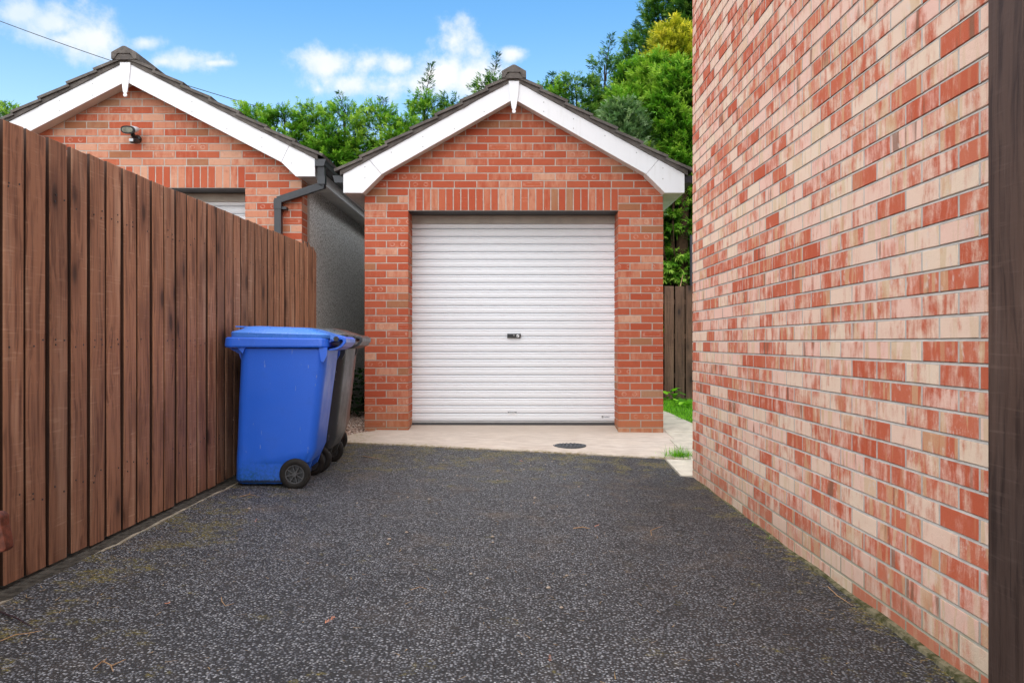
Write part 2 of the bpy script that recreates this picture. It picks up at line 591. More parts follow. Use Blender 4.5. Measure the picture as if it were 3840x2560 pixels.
def m_apron(n):
    p = n.pos()
    px, py, pz = n.sep(p)
    br = n.noise(n.scale(p, 6, 45, 6), 1.0, 5, 0.7)
    b2 = n.noise(p, 4, 5, 0.65)
    f = n.noise(p, 260, 3, 0.7)
    col = n.mix(n.ss(br, 0.35, 0.65), (0.46, 0.375, 0.31), (0.62, 0.54, 0.465))
    col = n.mix(n.m('MULTIPLY', n.ss(b2, 0.45, 0.7), 0.5), col, (0.66, 0.56, 0.46))
    cle = n.ss(n.m('ADD', py, n.m('MULTIPLY', b2, 0.3)), 8.05, 8.3)
    col = n.mix(n.m('MULTIPLY', cle, 0.6), col, (0.48, 0.40, 0.33))
    col = n.mix(n.ss(f, 0.55, 0.8, 0, 0.4), col, (0.24, 0.17, 0.12))
    line = n.m('SUBTRACT', py, n.m('SUBTRACT', 7.05, n.m('MULTIPLY', px, 0.155)))
    edge = n.ss(n.m('ADD', line, n.m('MULTIPLY', n.m('SUBTRACT', b2, 0.5), 0.35)), 0.10, -0.02)
    left = n.ss(n.m('SUBTRACT', px, n.m('MULTIPLY', n.m('SUBTRACT', b2, 0.5), 0.6)), -1.15, -1.5)
    mo = n.m('MULTIPLY', n.m('MAXIMUM', edge, n.m('MULTIPLY', left, 0.7)), n.ss(n.noise(p, 30, 4, 0.7), 0.40, 0.62))
    col = n.mix(n.m('MULTIPLY', mo, 0.75), col, (0.23, 0.18, 0.045))
    return dict(color=col, rough=0.85, spec=0.3, normal=n.bump(n.m('ADD', br, n.m('MULTIPLY', f, 0.6)), 0.6, 0.004))


def simple(col, rough=0.5, spec=0.4, metal=0.0, var=0.12, scale=12.0, bump=0.0, bscale=200):
    def fn(n):
        p = n.objco()
        a = n.noise(p, scale, 4, 0.6)
        c = n.mix(n.ss(a, 0.3, 0.72), col, tuple(x * (1 - var) for x in col))
        d = dict(color=c, rough=rough, spec=spec, metal=metal)
        if bump:
            d['normal'] = n.bump(n.noise(p, bscale, 3, 0.6), bump, 0.002)
        return d
    return fn


def m_upvc(n):
    p = n.pos()
    a = n.noise(p, 3.0, 5, 0.65)
    st = n.noise(n.scale(p, 30, 30, 2.5), 1.0, 4, 0.6)
    col = n.mix(n.m('MULTIPLY', n.ss(st, 0.45, 0.8), n.ss(a, 0.42, 0.7, 0.06, 0.45)), (0.75, 0.755, 0.775), (0.50, 0.49, 0.45))
    return dict(color=col, rough=0.42, spec=0.4)


def m_door(n):
    p = n.pos()
    px, py, pz = n.sep(p)
    a = n.noise(p, 2.2, 5, 0.6)
    st = n.noise(n.scale(p, 3, 3, 60), 1.0, 4, 0.6)
    col = n.mix(n.m('MULTIPLY', n.ss(st, 0.4, 0.8), n.ss(a, 0.4, 0.75, 0.0, 0.06)), (0.81, 0.83, 0.86), (0.64, 0.62, 0.58))
    low = n.ss(n.m('ADD', pz, n.m('MULTIPLY', a, 0.2)), 0.45, 0.22)
    col = n.mix(n.m('MULTIPLY', low, 0.10), col, (0.55, 0.53, 0.42))
    return dict(color=col, rough=0.45, spec=0.4)


def m_tile(n):
    p = n.pos()
    rr = n.objrand()
    a, b = n.noise(p, 9, 5, 0.7), n.noise(p, 160, 4, 0.7)
    col = n.mix(n.ss(a, 0.3, 0.7), (0.085, 0.075, 0.07), (0.17, 0.15, 0.135))
    col = n.mix(n.m('MULTIPLY', n.ss(b, 0.5, 0.75), 0.5), col, (0.20, 0.18, 0.15))
    col = n.mix(n.m('MULTIPLY', n.ss(n.noise(p, 26, 4, 0.7), 0.60, 0.70), 0.6), col, (0.15, 0.14, 0.06))
    col = n.mix(n.m('MULTIPLY', rr, 0.25), col, (0.05, 0.045, 0.045))
    return dict(color=col, rough=0.9, spec=0.2, normal=n.bump(n.m('ADD', b, a), 0.8, 0.006))


def m_dash(n):
    p = n.pos()
    q = n.vm('ADD', p, n.scale(n.noise(p, 50, 2, 0.5, col=True), 0.01, 0.01, 0.01))
    cd = n.vor(q, 62)
    c1, c2, c3 = n.sep(n.vor(q, 62, out='Color'))
    col = n.ramp(c1, (0.0, (0.66, 0.65, 0.62)), (0.5, (0.82, 0.81, 0.79)), (1.0, (0.88, 0.88, 0.87)))
    col = n.mix(n.ss(cd, 0.48, 0.66), col, (0.42, 0.40, 0.37))
    px, py, pz = n.sep(p)
    a = n.noise(p, 3, 4, 0.6)
    low = n.ss(n.m('ADD', pz, n.m('MULTIPLY', n.m('SUBTRACT', a, 0.5), 0.6)), 0.85, 0.3)
    col = n.mix(n.m('MULTIPLY', low, 0.6), col, (0.07, 0.075, 0.035))
    return dict(color=col, rough=0.95, spec=0.2, normal=n.bump(n.ss(cd, 0.7, 0.0), 0.35, 0.004))


def m_bin(base, dirt, streak=0.35, rough=0.42):
    def fn(n):
        p = n.objco()
        px, py, pz = n.sep(p)
        a = n.noise(p, 7, 5, 0.65)
        b = n.noise(n.scale(p, 90, 90, 6), 1.0, 3, 0.6)
        f = n.noise(p, 300, 2, 0.6)
        col = n.mix(n.ss(f, 0.35, 0.7, 0, 0.22), base, tuple(min(1, c * 1.5 + 0.02) for c in base))
        scr = n.ss(n.noise(n.scale(p, 60, 60, 11), 1.0, 3, 0.65), 0.685, 0.72)
        col = n.mix(n.m('MULTIPLY', scr, streak), col, (0.55, 0.60, 0.68))
        low = n.ss(n.m('ADD', pz, n.m('MULTIPLY', n.m('SUBTRACT', a, 0.5), 0.30)), 0.20, 0.03)
        speck = n.ss(n.noise(p, 55, 4, 0.7), 0.38, 0.66)
        col = n.mix(n.m('MULTIPLY', low, n.m('ADD', 0.25, n.m('MULTIPLY', speck, 0.6))), col, dirt)
        base_line = n.ss(n.m('ADD', pz, n.m('MULTIPLY', n.m('SUBTRACT', b, 0.5), 0.03)), 0.030, 0.018)
        base_line = n.m('MULTIPLY', base_line, n.ss(pz, 0.006, 0.012))
        col = n.mix(n.m('MULTIPLY', base_line, 0.9), col, (0.008, 0.010, 0.010))
        col = n.mix(n.m('MULTIPLY', n.ss(a, 0.55, 0.75), 0.18), col, tuple(c * 0.6 for c in base))
        return dict(color=col, rough=n.ss(a, 0.3, 0.7, rough - 0.06, rough + 0.12), spec=0.5, normal=n.bump(f, 0.12, 0.001))
    return fn


def foliage(dark, mid, light, tl=0.3):
    def fn(n):
        a = n.attr('bv')
        r, q, s = n.sep(a)
        big = n.noise(n.pos(), 1.5, 3, 0.6)
        t = n.m('ADD', n.m('MULTIPLY', r, 0.7), n.m('MULTIPLY', q, 0.35))
        t = n.m('ADD', t, n.m('MULTIPLY', n.m('SUBTRACT', big, 0.5), 0.7))
        col = n.mix(n.ss(t, 0.26, 0.66), dark, mid)
        col = n.mix(n.ss(t, 0.62, 1.02), col, light)
        return dict(color=col, rough=0.6, spec=0.25, translucent=tl, tcol=n.vm('MULTIPLY', col, (1.2, 1.25, 0.7)))
    return fn


M = {}
M['house_brick'] = material('house_brick', m_house_brick)
M['garage_brick'] = material('garage_brick', m_garage_brick)
M['neighbour_brick'] = material('neighbour_brick', lambda n: m_garage_brick(n, 0.24))
M['mortar'] = material('mortar', m_mortar)
M['house_mortar'] = material('house_mortar', lambda n: m_mortar(n, (0.52, 0.48, 0.44)))
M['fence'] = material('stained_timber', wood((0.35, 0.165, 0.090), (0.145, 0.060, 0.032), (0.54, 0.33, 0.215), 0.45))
M['fence_gap_shade'] = material('gap_shade_edge', wood((0.055, 0.024, 0.014), (0.03, 0.013, 0.009), (0.09, 0.042, 0.025), 0.4))  # dark board edges, painted to stand for shade between the boards
M['post'] = material('post_timber', wood((0.100, 0.056, 0.040), (0.040, 0.020, 0.014), (0.175, 0.112, 0.088), 0.9))
M['far_fence'] = material('far_timber', wood((0.14, 0.072, 0.045), (0.06, 0.03, 0.02), (0.23, 0.13, 0.085), 0.5))
M['tarmac'] = material('tarmac', m_tarmac)
M['apron'] = material('brushed_concrete', m_apron)
M['slab'] = material('slab', simple((0.62, 0.56, 0.46), 0.85, 0.25, var=0.25, scale=9, bump=0.5))
M['soil'] = material('soil', simple((0.035, 0.028, 0.018), 0.95, 0.1, var=0.4, scale=14, bump=0.8, bscale=60))
M['dirt'] = material('gritty_dirt', simple((0.085, 0.075, 0.062), 0.95, 0.1, var=0.65, scale=30, bump=0.9, bscale=150))
M['upvc'] = material('white_plastic', m_upvc)
M['soffit'] = material('soffit_plastic', simple((0.74, 0.73, 0.70), 0.5, 0.35, var=0.15, scale=6))
M['seam'] = material('seam', simple((0.30, 0.29, 0.28), 0.7, 0.2))
M['door'] = material('white_steel', m_door)
M['header'] = material('header_paint', simple((0.50, 0.45, 0.39), 0.7, 0.25, var=0.2, scale=5))
M['door_dark'] = material('door_rail', simple((0.045, 0.045, 0.048), 0.45, 0.5))
M['black'] = material('black_plastic', simple((0.014, 0.014, 0.016), 0.4, 0.5))
M['gutter'] = material('gutter_plastic', simple((0.022, 0.025, 0.032), 0.42, 0.5, var=0.2, scale=20))
M['tile'] = material('roof_tile', m_tile)
M['dash'] = material('pebble_dash', m_dash)
M['blue'] = material('blue_plastic', m_bin((0.020, 0.135, 0.74), (0.012, 0.085, 0.18), 0.30, 0.34))
M['blue_lid'] = material('blue_lid_plastic', m_bin((0.055, 0.21, 0.72), (0.06, 0.16, 0.5), 0.5, 0.24))
M['charcoal_lid'] = material('charcoal_lid_plastic', m_bin((0.075, 0.078, 0.082), (0.07, 0.07, 0.07), 0.4, 0.26))
M['charcoal'] = material('charcoal_plastic', m_bin((0.030, 0.033, 0.038), (0.05, 0.045, 0.03), 0.25, 0.38))
M['brown'] = material('brown_plastic', m_bin((0.085, 0.030, 0.020), (0.03, 0.02, 0.012), 0.2))
M['tyre'] = material('tyre_rubber', simple((0.022, 0.020, 0.018), 0.8, 0.3, var=0.4, scale=25, bump=0.3))
M['hub'] = material('wheel_hub', simple((0.085, 0.087, 0.092), 0.5, 0.4, var=0.25, scale=30))
M['steel'] = material('steel', simple((0.45, 0.45, 0.45), 0.4, 0.5, metal=0.6))
M['white'] = material('white_print', simple((0.85, 0.85, 0.86), 0.5, 0.3, var=0.03))
M['ink'] = material('dark_print', simple((0.03, 0.035, 0.045), 0.5, 0.3, var=0.05))
M['greyblue'] = material('pale_print', simple((0.50, 0.55, 0.62), 0.5, 0.3, var=0.05))
M['iron'] = material('cast_iron', simple((0.075, 0.082, 0.092), 0.6, 0.4, var=0.35, scale=40, bump=0.6))
M['rust'] = material('rusty_steel', simple((0.16, 0.045, 0.025), 0.6, 0.3, var=0.6, scale=60, bump=0.5))
M['lampbody'] = material('lamp_body', simple((0.50, 0.54, 0.57), 0.5, 0.4, var=0.2))
M['lens'] = material('lamp_lens', simple((0.27, 0.27, 0.22), 0.15, 0.6, var=0.45, scale=30))
M['bark'] = material('bark', simple((0.06, 0.035, 0.02), 0.95, 0.1, var=0.5, scale=20, bump=0.9, bscale=40))
M['leaf'] = material('cypress_green', foliage((0.018, 0.072, 0.006), (0.10, 0.28, 0.016), (0.33, 0.50, 0.065)))
M['leafdark'] = material('cypress_dark', foliage((0.013, 0.050, 0.008), (0.05, 0.155, 0.02), (0.24, 0.38, 0.07)))
M['leafblue'] = material('cypress_silver', foliage((0.03, 0.085, 0.025), (0.11, 0.22, 0.085), (0.27, 0.37, 0.20)))
M['leafyellow'] = material('cypress_gold', foliage((0.08, 0.13, 0.008), (0.36, 0.38, 0.02), (0.74, 0.66, 0.09)))
M['grass'] = material('grass_blade', foliage((0.06, 0.22, 0.008), (0.22, 0.58, 0.02), (0.42, 0.78, 0.06), 0.35))
M['ivy'] = material('ivy_leaf', foliage((0.008, 0.03, 0.006), (0.02, 0.07, 0.012), (0.05, 0.13, 0.025)))
M['straw'] = material('straw', simple((0.45, 0.30, 0.15), 0.8, 0.2, var=0.4, scale=40))
M['twig'] = material('twig', simple((0.42, 0.26, 0.14), 0.8, 0.2, var=0.3, scale=40))
M['twigdark'] = material('dark_twig', simple((0.05, 0.03, 0.035), 0.8, 0.2, var=0.3, scale=40))
M['deadleaf'] = material('dead_leaf', simple((0.60, 0.26, 0.16), 0.8, 0.2, var=0.3, scale=60))
M['pebble'] = material('pebble', simple((0.42, 0.34, 0.27), 0.7, 0.3, var=0.3, scale=30))
M['cable'] = material('cable', simple((0.02, 0.02, 0.02), 0.6, 0.3))
M['kerb'] = material('edging_concrete', simple((0.38, 0.33, 0.25), 0.9, 0.2, var=0.5, scale=18, bump=0.8, bscale=60))


def m_gravel(n):
    c1, c2, c3 = n.sep(n.attr('bv'))
    col = n.ramp(c1, (0.0, (0.10, 0.065, 0.05)), (0.4, (0.30, 0.19, 0.14)), (0.75, (0.46, 0.33, 0.26)), (1.0, (0.66, 0.57, 0.50)))
    return dict(color=col, rough=0.85, spec=0.25)


M['gravel'] = material('gravel_stone', m_gravel)


def m_ground(n):
    p = n.pos()
    px, py, pz = n.sep(p)
    a = n.noise(p, 3, 5, 0.6)
    green = n.mix(a, (0.05, 0.13, 0.015), (0.10, 0.24, 0.025))
    soil = n.mix(n.noise(p, 25, 4, 0.7), (0.025, 0.018, 0.012), (0.07, 0.05, 0.032))
    lawn = n.m('MULTIPLY', n.ss(px, 1.75, 1.95), n.m('MULTIPLY', n.ss(py, 7.3, 7.8), n.ss(py, 12.7, 12.3)))
    far = n.ss(py, 20, 24)
    return dict(color=n.mix(n.m('MAXIMUM', lawn, far), soil, green), rough=0.95, spec=0.1, normal=n.bump(n.noise(p, 60, 4, 0.7), 0.8, 0.01))


M['ground'] = material('ground', m_ground)

# ------------------------------------------------------------------ ground
mb = MB()
xs = [-400, -120, -40, -16, -8] + [x * 0.25 - 6 for x in range(0, 57)] + [10, 16, 40, 120, 400]
ys = [-300, -100, -30, -8] + [y * 0.25 - 3 for y in range(0, 81)] + [19, 26, 40, 100, 300, 700]
vs = [(x, y, g(x, y) - 0.022) for y in ys for x in xs]
nx = len(xs)
fs = [(j * nx + i, j * nx + i + 1, (j + 1) * nx + i + 1, (j + 1) * nx + i) for j in range(len(ys) - 1) for i in range(nx - 1)]
mb.add(vs, fs).build('ground', M['ground'], smooth=True)['kind'] = 'structure'


def apron_front(x):
    return 7.05 - 0.155 * x


# tarmac drive: left edge wanders along the edging, right edge meets the wall and the slabs
mb = MB()
vs, fs = [], []
rows = [i * 0.16 - 2.6 for i in range(0, 61)]
cols = 22


def tar_bounds(y):
    xl = -1.84 + 0.012 * math.sin(y * 5.1) + 0.01 * math.sin(y * 13.7)
    xr = 1.40 if y < 6.2 else 1.275
    return xl, xr


k = 0
ylist = [i * 0.12 - 2.6 for i in range(0, 74)]          # up to 6.16
ylist += [6.205, 6.206, 6.5, 6.8]
for y in ylist:
    xl, xr = tar_bounds(y)
    for i in range(cols + 1):
        x = xl + (xr - xl) * i / cols
        vs.append((x, y, g(x, y)))
last = len(ylist)
for i in range(cols + 1):
    x = -1.84 + (1.275 + 1.84) * i / cols
    y = apron_front(x) + 0.012 * math.sin(x * 17) + 0.006 * math.sin(x * 41)
    vs.append((x, y, g(x, y)))
for j in range(last):
    for i in range(cols):
        a = j * (cols + 1) + i
        fs.append((a, a + 1, a + cols + 2, a + cols + 1))
o = mb.add(vs, fs).build('driveway', M['tarmac'], smooth=True)
tag(o, kind='structure')

# concrete apron in front of the garage (bevelled slab, bulging left edge)
outline = []
for i in range(25):
    x = -1.60 + (1.474 + 1.60) * i / 24
    outline.append((x, apron_front(x) + 0.010 * math.sin(x * 23)))
outline += [(1.474, 7.3), (1.474, 7.65), (1.525, 7.72), (1.528, 8.3), (1.52, 8.6), (-1.40, 8.6), (-1.38, 8.06), (-1.52, 7.85), (-1.60, 7.6), (-1.68, 7.35)]
# triangulated grid clipped by the outline
import bmesh
bm = bmesh.new()
fv = [bm.verts.new((x, y, 0)) for x, y in outline]
bm.faces.new(fv)
for k in range(-6, 8):
    geom = bm.verts[:] + bm.edges[:] + bm.faces[:]
    bmesh.ops.bisect_plane(bm, geom=geom, plane_co=(k * 0.25, 0, 0), plane_no=(1, 0, 0))
for k in range(0, 16):
    geom = bm.verts[:] + bm.edges[:] + bm.faces[:]
    bmesh.ops.bisect_plane(bm, geom=geom, plane_co=(0, 6.7 + k * 0.13, 0), plane_no=(0, 1, 0))
for v in bm.verts:
    v.co.z = g(v.co.x, v.co.y) + 0.010
r = bmesh.ops.extrude_face_region(bm, geom=bm.faces[:])
for e in r['geom']:
    if isinstance(e, bmesh.types.BMVert):
        e.co.z -= 0.08
bmesh.ops.recalc_face_normals(bm, faces=bm.faces)
me = bpy.data.meshes.new('concrete_apron')
bm.to_mesh(me)
bm.free()
me.materials.append(M['apron'])
o = link(bpy.data.objects.new('concrete_apron', me))
tag(o, kind='structure')

# paving slabs beside the garage
path = tag(link(bpy.data.objects.new('path', None)), kind='structure')


def slab(x0, x1, y0, y1, parent):
    b = MB()
    pr = rnd.uniform(-0.003, 0.003)
    c = 0.004
    vs = []
    for (ex, zz) in ((0, -0.05), (0, 0.010 - c + pr), (c, 0.010 + pr)):
        for (x, y) in ((x0 + ex, y0 + ex), (x1 - ex, y0 + ex), (x1 - ex, y1 - ex), (x0 + ex, y1 - ex)):
            vs.append((x, y, g(x, y) + zz))
    fs = [(8, 9, 10, 11)] + [(a + k * 4, (a + 1) % 4 + k * 4, (a + 1) % 4 + 4 + k * 4, a + 4 + k * 4) for k in range(2) for a in range(4)]
    return b.add(vs, fs).build('paving_slab', M['slab'], parent)


slab(1.285, 1.90, 6.215, 6.815, path)
yy = 6.825
for i in range(11):
    L = 0.445
    x0 = 1.482 if yy < 7.7 else 1.535
    slab(x0, 1.90, yy, yy + L - 0.012, path)
    yy += L

# ------------------------------------------------------------------ bricks
JIT = random.Random(11)


def brick_geo(mb, o, U, V, W, L, H, D, tone=None):
    """o: lower left corner of the outer face; U length, V height, W outward normal"""
    o, U, V, W = Vector(o), Vector(U), Vector(V), Vector(W)
    j = lambda a=0.0012: JIT.uniform(-a, a)
    c = 0.0016
    pr = JIT.uniform(-0.0003, 0.0004)
    vs, bl = [], []
    for (e, wz) in ((0.0, -D), (0.0, -c + pr), (c, pr)):
        for (a, b) in ((0, 0), (1, 0), (1, 1), (0, 1)):
            uu = (e if a == 0 else L - e) + (j() if e == 0.0 and wz != -D else j(0.0008))
            vv = (e if b == 0 else H - e) + (j(0.0009))
            vs.append(o + U * uu + V * vv + W * wz)
            bl.append((uu - L / 2, vv - H / 2, 0.0))
    fs = [(8, 9, 10, 11)] + [(a + k * 4, (a + 1) % 4 + k * 4, (a + 1) % 4 + 4 + k * 4, a + 4 + k * 4) for k in range(2) for a in range(4)]
    bv = (JIT.random() if tone is None else tone, JIT.random(), JIT.random())
    mb.add(vs, fs, bl, bv)


def lay(rects, mat, parent, U, V, W, tone=None, limit=300, keyf=None, D=0.03):
    """rects: list of (origin, L, H, vertical?) ; the first `limit` are single bricks, the rest one part"""
    if keyf:
        rects = sorted(rects, key=keyf)
    for i, (o, L, H) in enumerate(rects[:limit]):
        b = MB()
        brick_geo(b, o, U, V, W, L, H, D)
        b.build('brick', mat, parent, off=Vector(o))
    if rects[limit:]:
        b = MB()
        for (o, L, H) in rects[limit:]:
            brick_geo(b, o, U, V, W, L, H, D)
        ob = b.build('brick_courses', mat, parent)
        ob['kind'] = 'stuff'


# ------------------------------------------------------------------ house wall on the right
HX, HY1, HY0, HTOP = 1.372, 6.205, -2.2, 5.4
house = empty('brick_house', (2.6, 3.0, 0), label='tall pale and red brick house wall running along the right side of the drive', cat='house')
b = MB()
b.box((HX + 0.0060, HY0, -0.25), (HX + 3.4, HY1 - 0.004, HTOP))
wall = b.build('wall', M['house_mortar'], house)
rects = []
row = 0
z = -0.155
while z < HTOP - 0.07:
    off = 0.0 if row % 2 == 0 else -0.1125
    y = HY1 + off
    first = True
    ya = HY1
    if off:
        rects.append((z, HY1 - 0.1025, 0.1025))
        y = HY1 - 0.1125
    while y - 0.225 > HY0:
        rects.append((z, y - 0.215, 0.215))
        y -= 0.225
    z += 0.075
    row += 1


def hproj(r):
    z, y0, L = r
    yc = y0 + L / 2
    if yc < 2.26:
        return 1e9
    sx = (HX * F / yc + 1926)
    s = F / yc
    py = 1286 + s * (CAMZ - z)
    if sx > 3710 or py < -20 or py > 2620 or z < -0.1:
        return 1e9
    if g(HX, yc) > z + 0.06:
        return 1e9
    return -(F * HX * L / (yc * yc) * 0.065 * s)


rects.sort(key=hproj)
# struck pointing: bed joints slope in under the brick above, perpends stay nearly flush
b = MB()
prow = {}
for (z_, y0_, L_) in rects:
    prow.setdefault(round(z_, 4), []).append((y0_, L_))
for z_, lst in prow.items():
    b.add([(HX + 0.0058, HY0, z_ + 0.0005), (HX + 0.0058, HY1 - 0.004, z_ + 0.0005), (HX + 0.0004, HY1 - 0.004, z_ - 0.0095), (HX + 0.0004, HY0, z_ - 0.0095),
           (HX + 0.0059, HY1 - 0.004, z_ - 0.0105), (HX + 0.0059, HY0, z_ - 0.0105)], [(0, 1, 2, 3), (3, 2, 4, 5)])
    for (y0_, L_) in lst:
        b.add([(HX + 0.0008, y0_ - 0.0105, z_ - 0.001), (HX + 0.0008, y0_ + 0.0005, z_ - 0.001), (HX + 0.0008, y0_ + 0.0005, z_ + 0.0652), (HX + 0.0008, y0_ - 0.0105, z_ + 0.0652)], [(0, 1, 2, 3)])
b.build('pointing', M['house_mortar'], wall)['kind'] = 'stuff'
rr = [((HX, y0, z), L, 0.065) for (z, y0, L) in rects]
lay(rr, M['house_brick'], wall, (0, 1, 0), (0, 0, 1), (-1, 0, 0))
# corner returns at the far end of the wall
b = MB()
z = -0.155
row = 0
while z < HTOP - 0.07:
    x = HX
    if row % 2 == 0:
        brick_geo(b, (x + 0.0, HY1 + 0.006, z), (1, 0, 0), (0, 0, 1), (0, 1, 0), 0.1025, 0.065, 0.02)
        x += 0.1125
    for k in range(6):
        brick_geo(b, (x, HY1 + 0.006, z), (1, 0, 0), (0, 0, 1), (0, 1, 0), 0.215, 0.065, 0.02)
        x += 0.225
    z += 0.075
    row += 1
b.build('return_courses', M['house_brick'], wall)['kind'] = 'stuff'


def m_ledge(n):
    p = n.pos()
    a = n.noise(p, 22, 5, 0.7)
    col = n.mix(n.ss(a, 0.35, 0.65), (0.20, 0.175, 0.11), (0.05, 0.05, 0.018))
    return dict(color=col, rough=0.95, spec=0.1, normal=n.bump(n.noise(p, 120, 3, 0.7), 0.8, 0.004))


M['ledge'] = material('mossy_ledge', m_ledge)
b = MB()
vs, fs = [], []
k = 0
ys_ = [1.2 + i * 0.07 for i in range(71)]
for y in ys_:
    t = max(0.0, min(1.0, (4.3 - y) / 2.2))
    zt = g(HX, y) + 0.002 + 0.020 * t + 0.004 * math.sin(y * 9)
    xo = HX - 0.012 - 0.014 * t - 0.004 * math.sin(y * 21)
    vs += [(HX + 0.01, y, zt + 0.004), (xo, y, zt), (xo - 0.006, y, g(HX, y) - 0.02)]
for i in range(len(ys_) - 1):
    for q in range(2):
        a = i * 3 + q
        fs.append((a, a + 1, a + 4, a + 3))
b.add(vs, fs).build('footing', M['ledge'], house)


# ------------------------------------------------------------------ garages
def build_garage(nm, xc, half, Y, base, depth, bar, opening, label, brickmat, limit_view, gap_left, gap_right, pil_mode):
    """bar: dict with barge board points relative to xc, at Y - 0.15"""
    root = empty(nm, (xc, Y, base), label=label, cat='garage')
    ox0, ox1, lint = opening
    top_b = bar['inner']           # inner apex of the barge board
    slope = bar['slope']
    apex_w = bar['outer'] - 0.03     # masonry apex below the roof covering
    dm = 0.0025
    x0, x1 = xc - half, xc + half
    eav = apex_w - slope * half
    # masonry core (mortar): front leaf with opening
    b = MB()
    b.box((x0 + 0.003, Y + dm, base - 0.3), (ox0 - 0.004, Y + 0.32, lint))
    b.box((ox1 + 0.004, Y + dm, base - 0.3), (x1 - 0.003, Y + 0.32, lint))
    b.prism([(x0 + 0.003, lint), (x1 - 0.003, lint), (x1 - 0.003, eav), (xc, apex_w), (x0 + 0.003, eav)], 'y', Y + dm, Y + 0.32)
    front = b.build('front_wall', M['mortar'], root)
    # side and back walls
    for sx in (-1, 1):
        b = MB()
        xa = xc + sx * (half - 0.012)
        b.box((min(xa, xa - sx * 0.2), Y + 0.325, base - 0.3), (max(xa, xa - sx * 0.2), Y + depth, bar['soffit'] + 0.02))
        b.build('side_wall', M['dash'], root)
    b = MB()
    b.prism([(x0 + 0.25, base - 0.3), (x1 - 0.25, base - 0.3), (x1 - 0.25, eav), (xc, apex_w), (x0 + 0.25, eav)], 'y', Y + depth - 0.2, Y + depth)
    b.build('back_wall', M['dash'], root)
    # quoin return of the side leaf in brick
    b = MB()
    z = lint
    rows = []
    while z > base - 0.1:
        z -= 0.075
        rows.append(z)
    z = lint
    while z < bar['soffit']:
        rows.append(z)
        z += 0.075
    for i, z in enumerate(sorted(rows)):
        for sx in (-1, 1):
            xs_ = xc + sx * half
            o_ = (xs_ if sx > 0 else xs_, Y + 0.004, z)
            L = 0.215 if i % 2 else 0.1025
            brick_geo(b, o_, (0, 1, 0), (0, 0, 1), (sx, 0, 0), L, 0.065, 0.02)
            if L < 0.2:
                brick_geo(b, (xs_, Y + 0.004 + 0.1125, z), (0, 1, 0), (0, 0, 1), (sx, 0, 0), 0.1025, 0.065, 0.02)
    b.build('quoin_courses', brickmat, root)['kind'] = 'stuff'
    # bricks of the face
    rects, hidden = [], []
    zs = []
    z = lint - 0.075
    while z > base - 0.12:
        zs.append(z)
        z -= 0.075
    for i, z in enumerate(zs):
        zz = z + 0.005
        for side in (0, 1):
            a, bb = (x0, ox0) if side == 0 else (ox1, x1)
            w_ = bb - a
            if pil_mode == 'two':
                if i % 2 == 0:
                    cuts = [a, a + w_ / 2, bb]
                else:
                    cuts = [a, a + w_ * 0.26, a + w_ * 0.755, bb] if True else []
            else:
                if i % 2 == 0:
                    cuts = [a, a + w_ * 0.2, a + w_ * 0.6, bb]
                else:
                    cuts = [a, a + w_ * 0.4, a + w_ * 0.8, bb]
            for c0, c1 in zip(cuts[:-1], cuts[1:]):
                l_ = c0 + (0.005 if c0 != a else 0.0)
                r_ = c1 - (0.005 if c1 != bb else 0.0)
                (rects if limit_view(l_, z) else hidden).append(((l_, Y, zz), r_ - l_, 0.065))
    # soldier course
    sw = (ox1 - ox0)
    ns = round(sw / 0.075)
    for k in range(ns):
        a = ox0 + sw * k / ns
        hidden_here = not limit_view(a, lint)
        (hidden if hidden_here else rects).append(((a + 0.005, Y, lint + 0.003), sw / ns - 0.010, 0.214))
    # either side of the soldier course
    for i in range(3):
        z = lint + i * 0.075 + 0.003
        for (a, bb) in ((x0, ox0), (ox1, x1)):
            w_ = bb - a
            n_ = w_ / 0.225
            cuts = [a]
            x = a + (0.225 if i % 2 == 0 else 0.1125)
            while x < bb - 0.08:
                cuts.append(x)
                x += 0.225
            cuts.append(bb)
            for c0, c1 in zip(cuts[:-1], cuts[1:]):
                l_, r_ = c0 + (0.005 if c0 != a else 0), c1 - 0.005 * (c1 != bb or True)
                (rects if limit_view(l_, z) else hidden).append(((l_, Y, z), r_ - l_, 0.065))
    # gable
    i = 0
    z = lint + 0.225
    while True:
        hw = min(half, (apex_w - 0.02 - (z + 0.07)) / slope)
        if hw < 0.06:
            break
        x = x0 + (0.0 if i % 2 == 0 else -0.1125)
        while x < x1:
            l_, r_ = max(x + 0.005, xc - hw), min(x + 0.220, xc + hw)
            if r_ - l_ > 0.03:
                (rects if limit_view(l_, z) else hidden).append(((l_, Y, z + 0.005), r_ - l_, 0.065))
            x += 0.225
        z += 0.075
        i += 1

    def area(r):
        (o_, L, H) = r
        # what the barge board covers shows least
        z_ = o_[2]
        hwv = (top_b - z_ - H) / slope
        xa, xb = max(o_[0], xc - hwv), min(o_[0] + L, xc + hwv)
        return -max(0.0, xb - xa) * H
    rects.sort(key=area)
    lay(rects + hidden, brickmat, front, (1, 0, 0), (0, 0, 1), (0, -1, 0), limit=min(300, len(rects)))
    # reveals
    b = MB()
    for i, z in enumerate(zs):
        zz = z + 0.005
        parts = ((0.0, 0.1), (0.11, 0.19)) if i % 2 else ((0.0, 0.205), (0.21, 0.09))
        for (d0, L) in parts:
            brick_geo(b, (ox0 + 0.001, Y + 0.012 + d0, zz), (0, 1, 0), (0, 0, 1), (1, 0, 0), L - 0.004, 0.065, 0.02)
            brick_geo(b, (ox1 - 0.001, Y + 0.012 + d0, zz), (0, 1, 0), (0, 0, 1), (-1, 0, 0), L - 0.004, 0.065, 0.02)
    b.build('reveal_courses', brickmat, front)['kind'] = 'stuff'
    # lintel
    b = MB()
